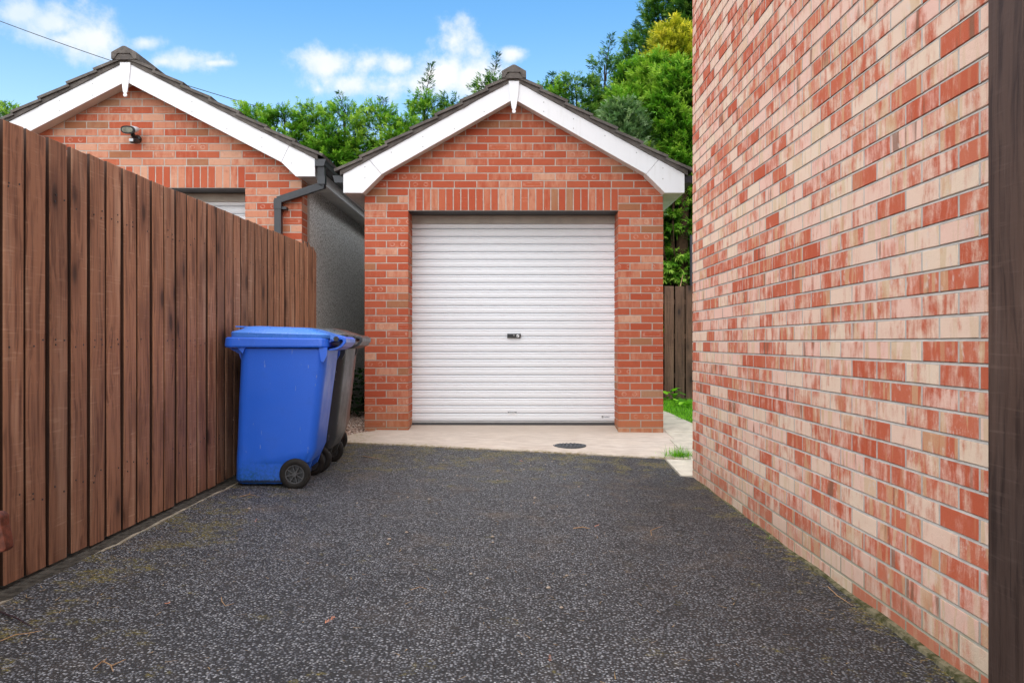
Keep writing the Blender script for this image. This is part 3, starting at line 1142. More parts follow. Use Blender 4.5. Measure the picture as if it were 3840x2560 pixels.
    b.box((ox0 - 0.06, Y + 0.014, lint - 0.004), (ox1 + 0.06, Y + 0.315, lint + 0.002))
    b.build('lintel', M['gutter'], root)

    # roller door
    dY = Y + 0.305
    dbot = bar['doorbot']
    door = MB()
    door.box((ox0 - 0.05, dY + 0.035, dbot), (ox1 + 0.05, dY + 0.045, lint - 0.004))
    dob = door.build('roller_door', M['door'], root)
    z = dbot + 0.030
    pitch = 0.080
    k = 0
    prof = [(0.030, 0.000), (0.010, 0.002), (0.0055, 0.010), (0.0028, 0.022), (0.0018, 0.036), (0.003, 0.046), (0.0065, 0.051), (0.001, 0.058), (0.0, 0.065), (0.004, 0.0715), (0.016, 0.0758), (0.030, 0.0775)]
    while z < lint - 0.01:
        b = MB()
        pts = [(dY + y_, min(z + z_, lint - 0.006)) for (y_, z_) in prof]
        if z + 0.02 < lint:
            b.prism(pts + [(dY + 0.034, min(z + 0.0775, lint - 0.006)), (dY + 0.034, z)], 'x', ox0 - 0.04, ox1 + 0.04)
            b.build('slat', M['door'], dob, off=Vector((xc, dY, z)))
        z += pitch
    b = MB()
    b.box((ox0 - 0.03, dY - 0.004, dbot + 0.014), (ox1 + 0.03, dY + 0.03, dbot + 0.029))
    b.build('bottom_rail', M['steel'], dob)
    b = MB()
    b.box((ox0 - 0.03, dY - 0.002, dbot - 0.022), (ox1 + 0.03, dY + 0.028, dbot + 0.013))
    b.build('rubber_seal', M['door_dark'], dob)
    b = MB()
    b.box((ox0 - 0.01, dY - 0.022, lint - 0.088), (ox1 + 0.01, dY - 0.004, lint - 0.005))
    b.build('header_board', M['header'], root)
    for sx, xx in ((-1, ox0), (1, ox1)):
        b = MB()
        b.box((min(xx, xx + sx * 0.03), dY - 0.012, dbot), (max(xx, xx + sx * 0.03), dY - 0.006, lint - 0.01))
        b.build('guide_channel', M['door'], root)

    # barge boards
    Yb = Y - 0.155
    ho, hb, hi = bar['half_out'], bar['half_box'], bar['half_in']
    zo, zi, zt, zb, zj = bar['outer'], bar['inner'], bar['end_top'], bar['end_bot'], bar['join']
    for sx in (-1, 1):
        b = MB()
        seam_t = ho - 0.255
        zseam = zo - (zo - zt) * seam_t / ho
        b.prism([(xc + sx * 0.0005, zo), (xc + sx * (seam_t - 0.001), zseam), (xc + sx * hi, zj), (xc + sx * 0.0005, zi)], 'y', Yb, Yb + 0.018)
        b.build('bargeboard', M['upvc'], root, bevel=0.0015)
        b = MB()
        b.prism([(xc + sx * (seam_t + 0.002), zseam - 0.001), (xc + sx * ho, zt), (xc + sx * ho, zb), (xc + sx * hb, zb), (xc + sx * (hi + 0.002), zj - 0.002)], 'y', Yb, Yb + 0.018)
        b.build('box_end', M['upvc'], root, bevel=0.0015)
        # verge soffit between board and wall
        b = MB()
        b.prism([(xc, zi + 0.020), (xc + sx * hi, zj + 0.020), (xc + sx * hi, zj + 0.010), (xc, zi + 0.010)], 'y', Yb + 0.019, Y + 0.02)
        b.build('verge_soffit', M['soffit'], root)
        b = MB()
        b.prism([(xc + sx * hi, zj + 0.012), (xc + sx * hb, zb + 0.012), (xc + sx * hb, zb + 0.004), (xc + sx * hi, zj + 0.003)], 'y', Yb + 0.019, Y + 0.02)
        b.build('box_soffit', M['soffit'], root)
        # eaves fascia and soffit running back
        b = MB()
        b.box((min(xc + sx * (ho - 0.018), xc + sx * (ho - 0.002)), Yb + 0.019, zb), (max(xc + sx * (ho - 0.018), xc + sx * (ho - 0.002)), Y + depth, zt - 0.005))
        b.build('fascia', M['upvc'], root)
        b = MB()
        yy = Yb + 0.02
        while yy < Y + depth:
            xa, xb = xc + sx * (min(hb, half) - 0.0), xc + sx * (ho - 0.019)
            b.box((min(xa, xb), yy, zb + 0.004), (max(xa, xb), min(yy + 0.148, Y + depth), zb + 0.012))
            yy += 0.152
        b.build('soffit', M['soffit'], root)
        # joint cover
        # gutter
        gx = xc + sx * (ho + 0.002)
        gz = bar['gutter']
        w_ = 0.105
        prof = [(0, 0), (0, 0.062), (0.006, 0.062), (0.006, 0.006), (w_ - 0.010, 0.006), (w_ - 0.006, 0.056), (w_, 0.056), (w_, 0.064), (w_ - 0.012, 0.064), (w_ - 0.020, 0.0)]
        b = MB()
        b.prism([(gx + sx * px_, gz + pz_) for (px_, pz_) in prof], 'y', Yb + bar.get('goff', 0.0) + 0.004, Y + depth)
        gut = b.build('gutter', M['gutter'], root)
        b = MB()
        b.prism([(gx - sx * 0.001, gz - 0.003), (gx - sx * 0.001, gz + 0.066), (gx + sx * (w_ + 0.004), gz + 0.066), (gx + sx * (w_ - 0.018), gz - 0.003)], 'y', Yb + bar.get('goff', 0.0) - 0.004, Yb + bar.get('goff', 0.0) + 0.004)
        b.build('end_cap', M['gutter'], gut)
    # finial
    b = MB()
    zf = zo - 0.012
    fi = bar['finial']
    pts = [(-0.052, zf), (0.052, zf), (0.046, zf - 0.10), (0.034, zf - 0.19), (0.021, fi + 0.050), (0.013, fi + 0.036)]
    for k in range(9):
        a = R(60 - k * 37.5)
        pts.append((0.019 * math.cos(a), fi + 0.019 + 0.019 * math.sin(a)))
    pts += [(-0.013, fi + 0.036), (-0.021, fi + 0.050), (-0.034, zf - 0.19), (-0.046, zf - 0.10)]
    b.prism([(xc + px_, pz_) for (px_, pz_) in pts], 'y', Yb - 0.016, Yb - 0.001)
    b.build('finial', M['upvc'], root, bevel=0.0015)
    # screw heads on the boards
    b = MB()
    for sx in (-1, 1):
        for t in (0.18, 0.36, 0.55, 0.74, 0.9):
            for dn in (0.045, 0.145):
                xx = t * (ho - 0.05)
                zz = zo - (zo - zt) * xx / ho - dn - rnd.uniform(0, 0.02)
                if rnd.random() < 0.6:
                    b.lathe([(0.0052, 0), (0.0052, -0.0015)], (xc + sx * xx, Yb - 0.0005, zz), 'y', 6)
    b.build('screw_head', M['seam'], root)

    # roof: underlay slab, verge mortar, tiles, ridge
    rs = (zo - zt) / ho
    ang = math.atan(rs)
    for sx in (-1, 1):
        b = MB()
        e = ho + 0.03
        b.prism([(xc, zo + 0.002), (xc + sx * e, zo + 0.002 - rs * e), (xc + sx * e, zo + 0.024 - rs * e), (xc, zo + 0.026)], 'y', Yb + 0.012, Y + depth + 0.1)
        rf = b.build('roof', M['tile'], root)
        # rough mortar under the verge tiles
        b = MB()
        vs, fs = [], []
        N_ = 60
        for i in range(N_ + 1):
            t = i / N_ * (ho + 0.03)
            z0_ = zo - rs * t
            nz = mnoise.noise(Vector((t * 9 + xc * 3, sx * 5, 1.7)))
            nz2_ = mnoise.noise(Vector((t * 25 + xc * 3, sx * 5, 4.7)))
            yy = Yb - 0.012 + 0.008 * nz
            vs += [(xc + sx * t, Yb + 0.03, z0_ + 0.003), (xc + sx * t, yy, z0_ + 0.001 + 0.003 * nz2_), (xc + sx * t, yy - 0.004 * nz2_, z0_ + 0.040 + 0.008 * nz), (xc + sx * t, yy + 0.01, z0_ + 0.062)]
        for i in range(N_):
            for q in range(3):
                a = i * 4 + q
                fs.append((a, a + 1, a + 5, a + 4))
        b.add(vs, fs).build('verge_mortar', M['tile'], rf)
        # tiles in stepped rows
        slopeL = (ho + 0.055) / math.cos(ang)
        rowsn = 7
        gauge = slopeL / rowsn
        tl, tt = gauge * 1.06, 0.026
        su = Vector((-sx * math.cos(ang), 0, math.sin(ang)))       # up the slope
        nu = Vector((sx * math.sin(ang), 0, math.cos(ang)))        # outward
        eave_pt = Vector((xc + sx * (ho + 0.055), 0, zo - rs * (ho + 0.055)))
        ntile = round((depth + 0.3) / 0.30)
        for kx in range(ntile):
            for kr in range(rowsn):
                y0_ = Yb - 0.030 + kx * 0.30
                s0 = kr * gauge
                b = MB()
                jj = rnd.uniform(-0.003, 0.003)
                lift0 = 0.054 + jj
                lift1 = 0.026 + jj
                p0 = eave_pt + su * (s0 + rnd.uniform(-0.006, 0.006))
                p1 = eave_pt + su * min(s0 + tl, slopeL - 0.01)
                vs = []
                for (pp, lf) in ((p0, lift0), (p1, lift1)):
                    for (ya, hh) in ((0, 0), (0.298, 0)):
                        for th in (0, tt):
                            q_ = pp + nu * (lf + th + (0.006 if False else 0))
                            vs.append((q_.x, y0_ + ya, q_.z))
                fs = [(0, 1, 3, 2), (4, 6, 7, 5), (0, 4, 5, 1), (2, 3, 7, 6), (1, 5, 7, 3), (0, 2, 6, 4)]
                b.add(vs, fs)
                b.build('roof_tile', M['tile'], rf, off=Vector((p0.x, y0_, p0.z)))
    # ridge tiles
    for kx in range(round((depth + 0.3) / 0.45)):
        y0_ = Yb - 0.045 + kx * 0.45
        b = MB()
        rw, zt_ = bar['ridge_half'], bar['ridge_top']
        zc = zt_
        pts = [(-rw, zc - 0.062), (-rw * 0.55, zc - 0.030), (-0.012, zc), (0.012, zc), (rw * 0.55, zc - 0.030), (rw, zc - 0.062),
               (rw, zc - 0.13), (rw - 0.028, zc - 0.13), (rw * 0.5, zc - 0.075), (-rw * 0.5, zc - 0.075), (-rw + 0.028, zc - 0.13), (-rw, zc - 0.13)]
        b.prism([(xc + a_, c_) for a_, c_ in pts], 'y', y0_, y0_ + 0.442)
        b.build('ridge_tile', M['tile'], root, bevel=0.004)
    b = MB()
    b.prism([(xc - bar['ridge_half'] * 0.95, bar['ridge_top'] - 0.13), (xc, bar['ridge_top'] - 0.04), (xc + bar['ridge_half'] * 0.95, bar['ridge_top'] - 0.13), (xc, zo + 0.01)], 'y', Yb - 0.036, Yb + 0.02)
    b.build('ridge_mortar', M['tile'], root)
    return root, dob, dY


G1 = dict(outer=3.612, inner=3.428, end_top=2.692, end_bot=2.506, join=2.690, half_out=1.678, half_box=1.486, half_in=1.300,
          slope=0.556, soffit=2.51, finial=3.285, gutter=2.615, ridge_top=3.752, ridge_half=0.120, doorbot=0.190, goff=0.03)
garage, gdoor, gdY = build_garage(
    'brick_garage', 0.003, 1.4975, 8.12, 0.13, 5.2, G1, (-1.056, 1.050, 2.357),
    'red brick garage with white roller door standing at the end of the drive',
    M['garage_brick'], lambda x, z: True, 0, 0, 'two')

G2 = dict(outer=3.822, inner=3.626, end_top=2.860, end_bot=2.684, join=2.826, half_out=1.878, half_box=1.690, half_in=1.545,
          slope=0.535, soffit=2.69, finial=3.47, gutter=2.790, ridge_top=3.965, ridge_half=0.125, doorbot=0.44, goff=0.0)


def seen2(x, z):
    # what stands above the top of the timber fence
    px = 1926 + F * x / 8.2
    py = 1286 - F * (z + 0.075 - CAMZ) / 8.2
    if px < -40:
        return False
    return py < 455 + 0.415 * px


garage2, g2door, g2dY = build_garage(
    'brick_garage', -3.853, 1.709, 8.20, 0.30, 6.0, G2, (-4.990, -2.718, 2.599),
    'neighbouring brick garage behind the timber fence with a security light on its gable',
    M['neighbour_brick'], seen2, 0, 0, 'wide')

# downpipe of the neighbouring garage: outlet, swan neck, drop
Yp = 8.2


def sq_tube(b, pts, hw):
    """square section pipe through points"""
    pts = [Vector(p) for p in pts]
    rings = []
    for i, p in enumerate(pts):
        t0 = (pts[i] - pts[i - 1]).normalized() if i else (pts[1] - pts[0]).normalized()
        t1 = (pts[i + 1] - pts[i]).normalized() if i < len(pts) - 1 else t0
        t = (t0 + t1).normalized()
        yv = Vector((0, 1, 0))
        if abs(t.dot(yv)) > 0.8:
            yv = Vector((1, 0, 0))
        yv = (yv - t * yv.dot(t)).normalized()
        u = t.cross(yv).normalized()
        k_ = 1.0 / max(0.5, t.dot(t1))
        rings.append([p + u * hw * k_ * a + yv * hw * c for a, c in ((-1, -1), (1, -1), (1, 1), (-1, 1))])
    vs = [q for r_ in rings for q in r_]
    fs = [(0, 1, 2, 3), tuple(len(vs) - 4 + i for i in range(4))]
    for i in range(len(rings) - 1):
        for k in range(4):
            a, c = i * 4 + k, i * 4 + (k + 1) % 4
            fs.append((a, c, c + 4, a + 4))
    b.add(vs, fs)


gx0 = -3.853 + 1.878
p_out = Vector((gx0 + 0.055, 8.10, 2.79))
elb1 = P(1206, 690, 8.12)
elb2 = P(1044, 752, 8.15)
b = MB()
sq_tube(b, [p_out, (p_out.x, 8.11, 2.66), (elb1.x + 0.0, 8.12, elb1.z - 0.02), (elb2.x, 8.15, elb2.z)], 0.034)
dp = b.build('downpipe', M['gutter'], garage2)
b = MB()
sq_tube(b, [(elb2.x, 8.15, elb2.z + 0.02), (elb2.x, 8.15, 0.25)], 0.0335)
b.build('drop_pipe', M['gutter'], dp)
for (q, dzz) in ((Vector((elb2.x, 8.15, elb2.z - 0.045)), 0.045), (Vector((p_out.x, 8.11, 2.655)), 0.04)):
    b = MB()
    b.box((q.x - 0.038, q.y - 0.038, q.z - dzz), (q.x + 0.038, q.y + 0.038, q.z + dzz))
    b.build('pipe_socket', M['gutter'], dp)
b = MB()
b.box((elb2.x + 0.03, 8.13, elb2.z - 0.09), (elb2.x + 0.085, 8.199, elb2.z - 0.065))
b.build('pipe_clip', M['gutter'], dp)

# door furniture of the middle garage
root = gdoor
hp0, hp1 = P(1902, 1251, gdY - 0.02), P(1952.6, 1267, gdY - 0.02)
b = MB()
b.box((hp0.x, gdY - 0.018, hp1.z), (hp1.x, gdY + 0.006, hp0.z))
lock = b.build('lock_handle', M['black'], gdoor, bevel=0.003)
b = MB()
b.lathe([(0.0065, 0), (0.0065, -0.005), (0.004, -0.006)], (P(1927.4, 1257, gdY).x, gdY - 0.018, P(1927, 1257, gdY).z), 'y', 16)
b.build('key_cylinder', M['steel'], lock)
b = MB()
q0, q1 = P(1937.6, 1254, gdY - 0.02), P(1947, 1263.3, gdY - 0.02)
b.box((q0.x, gdY - 0.0192, q1.z), (q1.x, gdY - 0.0181, q0.z))
b.build('emblem_plate', M['white'], lock)
w_ = q1.x - q0.x
h_ = q0.z - q1.z


def quill(b, x, z, w, h, y0, y1):
    pts = [(0.14, 0.16), (0.20, 0.42), (0.46, 0.72), (0.86, 0.98), (0.80, 0.62), (0.52, 0.34)]
    b.prism([(x + a * w, z + c * h) for a, c in pts], 'y', y0, y1)


b = MB()
quill(b, q0.x, q1.z, w_, h_, gdY - 0.0203, gdY - 0.0194)
b.build('emblem', M['ink'], lock)


def text(name, body, size, loc, mat, parent, width=None):
    cu = bpy.data.curves.new(name, 'FONT')
    cu.body = body
    cu.size = size
    cu.extrude = 0.0002
    cu.offset = size * 0.02
    to = bpy.data.objects.new(name, cu)
    C.objects.link(to)
    bpy.context.view_layer.update()
    dg = bpy.context.evaluated_depsgraph_get()
    me = bpy.data.meshes.new_from_object(to.evaluated_get(dg))
    C.objects.unlink(to)
    bpy.data.objects.remove(to)
    xs_ = [v.co.x for v in me.vertices]
    sxx = (width / (max(xs_) - min(xs_))) if width else 1.0
    me.transform(Matrix.Rotation(R(90), 4, 'X') @ Matrix.Diagonal((sxx, 1, 1, 1)))
    me.materials.clear()
    me.materials.append(mat)
    o = link(bpy.data.objects.new(name, me), parent)
    o.location = Vector(loc) - origin_of(parent)
    return o


# warning sticker near the foot of the door
s0, s1 = P(1904.3, 1543, gdY), P(1936.6, 1554.6, gdY)
sm = P(1900, 1548, gdY).z
ys0 = gdY + 0.001
b = MB()
b.box((s0.x, ys0 - 0.0012, s1.z), (s1.x, ys0, s0.z))
st = b.build('warning_sticker', M['white'], gdoor)
b = MB()
b.box((s0.x + 0.0005, ys0 - 0.0022, sm), (s1.x - 0.0005, ys0 - 0.0013, s0.z - 0.0005))
b.build('banner', M['ink'], st)
text('lettering', 'WARNING', 0.0135, (s0.x + 0.008, ys0 - 0.0026, sm + 0.0022), M['white'], st, width=(s1.x - s0.x) * 0.80)
b = MB()
b.box((s0.x + 0.018, ys0 - 0.0022, sm - 0.008), (s1.x - 0.015, ys0 - 0.0013, sm - 0.004))
b.build('print_line', M['greyblue'], st)
# maker's mark near the right foot of the door
t0, t1 = P(2256.5, 1559, gdY), P(2263, 1566, gdY)
b = MB()
b.box((t0.x, ys0 - 0.0012, t1.z), (t1.x, ys0, t0.z))
mk = b.build('maker_badge', M['ink'], gdoor)
b = MB()
quill(b, t0.x, t1.z, t1.x - t0.x, t0.z - t1.z, ys0 - 0.0022, ys0 - 0.0013)
b.build('emblem', M['white'], mk)
tp = P(2265.5, 1563.5, gdY)
text('lettering', 'GLIDEROL', 0.0125, (tp.x, ys0 - 0.0006, tp.z), M['ink'], mk, width=P(2286, 0, gdY).x - tp.x)
b = MB()
b.box((tp.x + 0.004, ys0 - 0.001, tp.z - 0.0062), (P(2285, 0, gdY).x, ys0, tp.z - 0.0035))
b.build('print_line', M['greyblue'], mk)

# ------------------------------------------------------------------ security light on the neighbouring gable
lamp = empty('security_light', P(511, 525, 8.19), label='oval security floodlight with sensor on the gable of the neighbouring garage', cat='security light')
Lw = origin_of(lamp)
bc = P(514, 521, 8.18)
b = MB()
b.lathe([(0.040, 0.0), (0.040, -0.02), (0.030, -0.035), (0.012, -0.040)], (bc.x, 8.199, bc.z), 'y', 20)
b.build('wall_mount', M['black'], lamp, smooth=True)
b = MB()
jc = P(499, 509, 8.12)
b.tube([(bc.x, 8.17, bc.z + 0.0), (jc.x, 8.12, jc.z), (jc.x - 0.01, 8.11, jc.z + 0.045)], [0.020, 0.022, 0.018], 10)
b.build('swivel_arm', M['black'], lamp, smooth=True)
hc = P(483, 487, 8.05)


def oval_loft(b, centre, rings, tilt, yaw):
    """rings: (depth, rx, rz) along the local y axis"""
    vs, fs = [], []
    nS = 28
    rot = Matrix.Rotation(yaw, 3, 'Z') @ Matrix.Rotation(tilt[0], 3, 'X') @ Matrix.Rotation(tilt[1], 3, 'Y')
    for (d, rx, rz, dzz) in rings:
        for k in range(nS):
            a = 2 * math.pi * k / nS
            ca, sa = math.cos(a), math.sin(a)
            q = rot @ Vector((rx * (abs(ca) ** 0.8) * (1 if ca > 0 else -1), d, rz * (abs(sa) ** 0.8) * (1 if sa > 0 else -1) + dzz))
            vs.append(Vector(centre) + q)
    for i in range(len(rings) - 1):
        for k in range(nS):
            a, c = i * nS + k, i * nS + (k + 1) % nS
            fs.append((a, c, c + nS, a + nS))
    fs.append(tuple(range(nS)))
    fs.append(tuple(range(len(vs) - 1, len(vs) - nS - 1, -1)))
    b.add(vs, fs)


tl_ = (R(14), R(8))
b = MB()
oval_loft(b, hc, [(-0.012, 0.086, 0.036, 0), (0.0, 0.088, 0.038, 0), (0.03, 0.080, 0.036, 0.002), (0.07, 0.058, 0.028, 0.004), (0.10, 0.035, 0.018, 0.004)], tl_, R(-25))
b.build('lamp_housing', M['lampbody'], lamp, smooth=True)
b = MB()
oval_loft(b, hc, [(-0.018, 0.092, 0.040, 0), (-0.004, 0.092, 0.040, 0)], tl_, R(-25))
b.build('bezel', M['black'], lamp)
b = MB()
oval_loft(b, hc, [(-0.021, 0.072, 0.026, 0), (-0.012, 0.076, 0.030, 0)], tl_, R(-25))
b.build('lens', M['lens'], lamp)
b = MB()
sc_ = P(500, 528, 8.08)
oval_loft(b, sc_, [(-0.035, 0.018, 0.017, 0), (-0.02, 0.028, 0.027, 0), (0.04, 0.028, 0.028, 0), (0.08, 0.02, 0.02, 0)], (R(8), 0), R(-10))
sens = b.build('sensor', M['black'], lamp, smooth=True)
b = MB()
b.box((sc_.x - 0.024, sc_.y - 0.045, sc_.z - 0.018), (sc_.x + 0.016, sc_.y - 0.030, sc_.z + 0.012))
b.build('sensor_lens', M['lampbody'], sens, bevel=0.003)

# ------------------------------------------------------------------ timber fence on the left
FX = -1.93
fence = empty('timber_fence', (FX, 5.0, 0.1), label='brown stained timber fence of upright boards along the left of the drive', cat='fence')
frnd = random.Random(5)


def board(b, y0, y1, zb, zt, xf, th, bow=0.0, skew=0.0):
    """upright board with eased edges; xf outer face (towards +x)"""
    e = 0.004
    prof = [(xf - th, y0), (xf - th, y1), (xf - e, y1), (xf, y1 - e), (xf, y0 + e), (xf - e, y0)]
    vs, fs = [], []
    levels = [0.0, 0.33, 0.66, 1.0]
    for t in levels:
        z = zb + (zt - zb) * t
        sx = bow * math.sin(math.pi * t)
        for (x, y) in prof:
            ztop = z + (skew * (y - (y0 + y1) / 2) if t == 1.0 else 0.0) - (0.004 if t == 1.0 and x > xf - e / 2 else 0)
            vs.append((x + sx, y, ztop))
    k = len(prof)
    for i in range(len(levels) - 1):
        for q in range(k):
            a, c = i * k + q, i * k + (q + 1) % k
            fs.append((a, c, c + k, a + k))
    fs.append(tuple(range(k)))
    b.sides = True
    fs.append(tuple(range(len(vs) - 1, len(vs) - k - 1, -1)))
    b.add(vs, fs)


for k in range(-14, 31):
    far = 3.19 + 0.158 * k
    wd = 0.131 + frnd.uniform(-0.005, 0.004)
    y0 = far - wd
    t = (far - 3.0) / 5.0
    top = 1.876 + 0.078 * max(-0.2, min(1, t)) + frnd.uniform(-0.003, 0.003)
    bot = 0.112 + frnd.uniform(-0.008, 0.006)
    if k == 30:
        top -= 0.02
    b = MB()
    board(b, y0, far, bot, top, FX + frnd.uniform(-0.003, 0.003), 0.021, frnd.uniform(-0.004, 0.004), frnd.uniform(-0.04, 0.03) + (0.0 if k < 28 else -0.4))
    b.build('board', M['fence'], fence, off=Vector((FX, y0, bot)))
    # boards on the back of the rails, behind the gaps
    b = MB()
    board(b, far - 0.045, far + 0.085, bot + 0.0, top - 0.014, FX - 0.078, 0.018)
    b.build('back_board', M['fence'], fence, off=Vector((FX - 0.07, far, bot)))
b = MB()
for k in range(-3, 31):
    for z in (0.40, 0.43, 1.02, 1.05, 1.62, 1.65):
        for f_ in (0.25, 0.75):
            if frnd.random() < 0.5:
                b.lathe([(0.0042, -0.001), (0.0042, 0.0012)], (FX + 0.0025, 3.19 + 0.158 * k - 0.131 * f_ + frnd.uniform(-0.006, 0.006), z + frnd.uniform(-0.01, 0.01)), 'x', 7)
b.build('nail_head', M['black'], fence)['kind'] = 'stuff'
for z in (0.38, 1.0, 1.60):
    b = MB()
    b.box((FX - 0.077, 0.85, z), (FX - 0.0235, 7.99, z + 0.07))
    b.build('rail', M['fence'], fence)
for y in (0.9, 2.75, 4.55, 6.35, 7.9):
    b = MB()
    b.box((FX - 0.21, y, 0.0), (FX - 0.11, y + 0.1, 1.82))
    b.build('post', M['fence'], fence)

# trodden dirt between the edging and the fence
b = MB()
sheet(b, -2.10, -1.842, 0.8, 8.0, -0.006, 0.12, zf=lambda x, y: g(x, y) + 0.005 * mnoise.noise(Vector((x * 9, y * 5, 2.0))))
tag(b.build('soil', M['dirt'], smooth=True), kind='structure')
# concrete edging between fence and tarmac
b = MB()
vs, fs = [], []
yl = [0.8 + i * 0.045 for i in range(0, 142)]
for y in yl:
    nz = mnoise.noise(Vector((y * 1.7, 3.1, 0)))
    n2 = mnoise.noise(Vector((y * 7.0, 9.1, 0)))
    z = g(-1.85, y) + -0.004 + 0.020 * nz + 0.010 * n2
    xa, xb = -1.858 + 0.004 * n2, -1.838 + 0.006 * nz
    vs += [(xa - 0.004, y, z - 0.05), (xa, y, z), (xb, y, z + 0.001), (xb + 0.006, y, z - 0.05)]
for i in range(len(yl) - 1):
    for q in range(3):
        a = i * 4 + q
        fs.append((a, a + 1, a + 5, a + 4))
o = b.add(vs, fs).build('kerb', M['kerb'])
tag(o, kind='structure')

# ------------------------------------------------------------------ gate posts near the camera
post = empty('timber_post', (1.30, 2.07, 0), label='dark brown square timber post in front of the house wall at the right edge', cat='post')
b = MB()
vs = []
b.box((1.2585, 2.00, -0.05), (1.3500, 2.15, 2.15))
b.build('upright', M['post'], post, bevel=0.004)
b = MB()
b.box((1.2600, 1.990, 0.30), (1.3400, 1.9995, 2.12))  # thin black strip over the front face of the post
b.build('front_strip', M['black'], post)

lp = empty('gate_post', (-1.13, 1.60, 0.05), label='brown timber post with a rusty latch bracket just entering at the left edge', cat='post')
b = MB()
b.box((-1.18, 1.55, 0.0), (-1.075, 1.65, 1.25))
b.build('upright', M['post'], lp, bevel=0.004)
b = MB()
zc = CAMZ - (1985 - 1286) * 1.6 / F
pts = [(-1.080, zc + 0.030), (-1.012, zc + 0.036), (-1.004, zc + 0.028), (-1.003, zc + 0.010), (-0.998, zc - 0.012), (-0.994, zc - 0.034), (-1.000, zc - 0.042), (-1.080, zc - 0.040)]
b.prism(pts, 'y', 1.585, 1.615)
br = b.build('latch_bracket', M['rust'], lp, bevel=0.004)

# ------------------------------------------------------------------ fence beyond the lawn
ff = empty('garden_fence', (2.7, 12.3, 0.17), label='upright board fence at the far end of the lawn between garage and house', cat='fence')
s_ = F / 12.3
x = (2492 - 1926) / s_ - 0.163 * 4
for k in range(20):
    b = MB()
    e = 0.004
    x0_, x1_ = x, x + 0.140
    zt = 0.17 + 1.725 + frnd.uniform(-0.006, 0.006)
    b.prism([(x0_, 0.172), (x1_, 0.172), (x1_, zt), (x0_, zt)], 'y', 12.30, 12.32)
    b.build('board', M['far_fence'], ff, off=Vector((x0_, 12.3, 0.17)))
    x += 0.163
for z in (0.5, 1.1, 1.62):
    b = MB()
    b.box((1.5, 12.322, z), (5.1, 12.36, z + 0.07))
    b.build('rail', M['far_fence'], ff)
pp = P(2592.5, 1000, 12.55)
b = MB()
b.lathe([(0.025, 0.0), (0.025, 2.6)], (pp.x, 12.55, 0.1), 'z', 12)
o = b.build('metal_pole', M['gutter'])
tag(o, 'thin dark metal pole standing behind the far board fence beside the house corner', 'pole')


# ------------------------------------------------------------------ wheeled bins
def rr_ring(u0, u1, hw, rad, z, seg=5):
    pts = []
    for (cx_, cy_, a0) in ((u1 - rad, hw - rad, 0), (u0 + rad, hw - rad, 90), (u0 + rad, -hw + rad, 180), (u1 - rad, -hw + rad, 270)):
        for i in range(seg + 1):
            a = R(a0 + 90 * i / seg)
            pts.append((cx_ + rad * math.cos(a), cy_ + rad * math.sin(a), z))
    return pts


def loft(b, rings, cap0=True, cap1=True):
    k = len(rings[0])
    vs = [p for r_ in rings for p in r_]
    fs = []
    for i in range(len(rings) - 1):
        for q in range(k):
            a, c = i * k + q, i * k + (q + 1) % k
            fs.append((a, c, c + k, a + k))
    if cap0:
        fs.append(tuple(range(k - 1, -1, -1)))
    if cap1:
        fs.append(tuple(range(len(vs) - k, len(vs))))
    b.add(vs, fs)


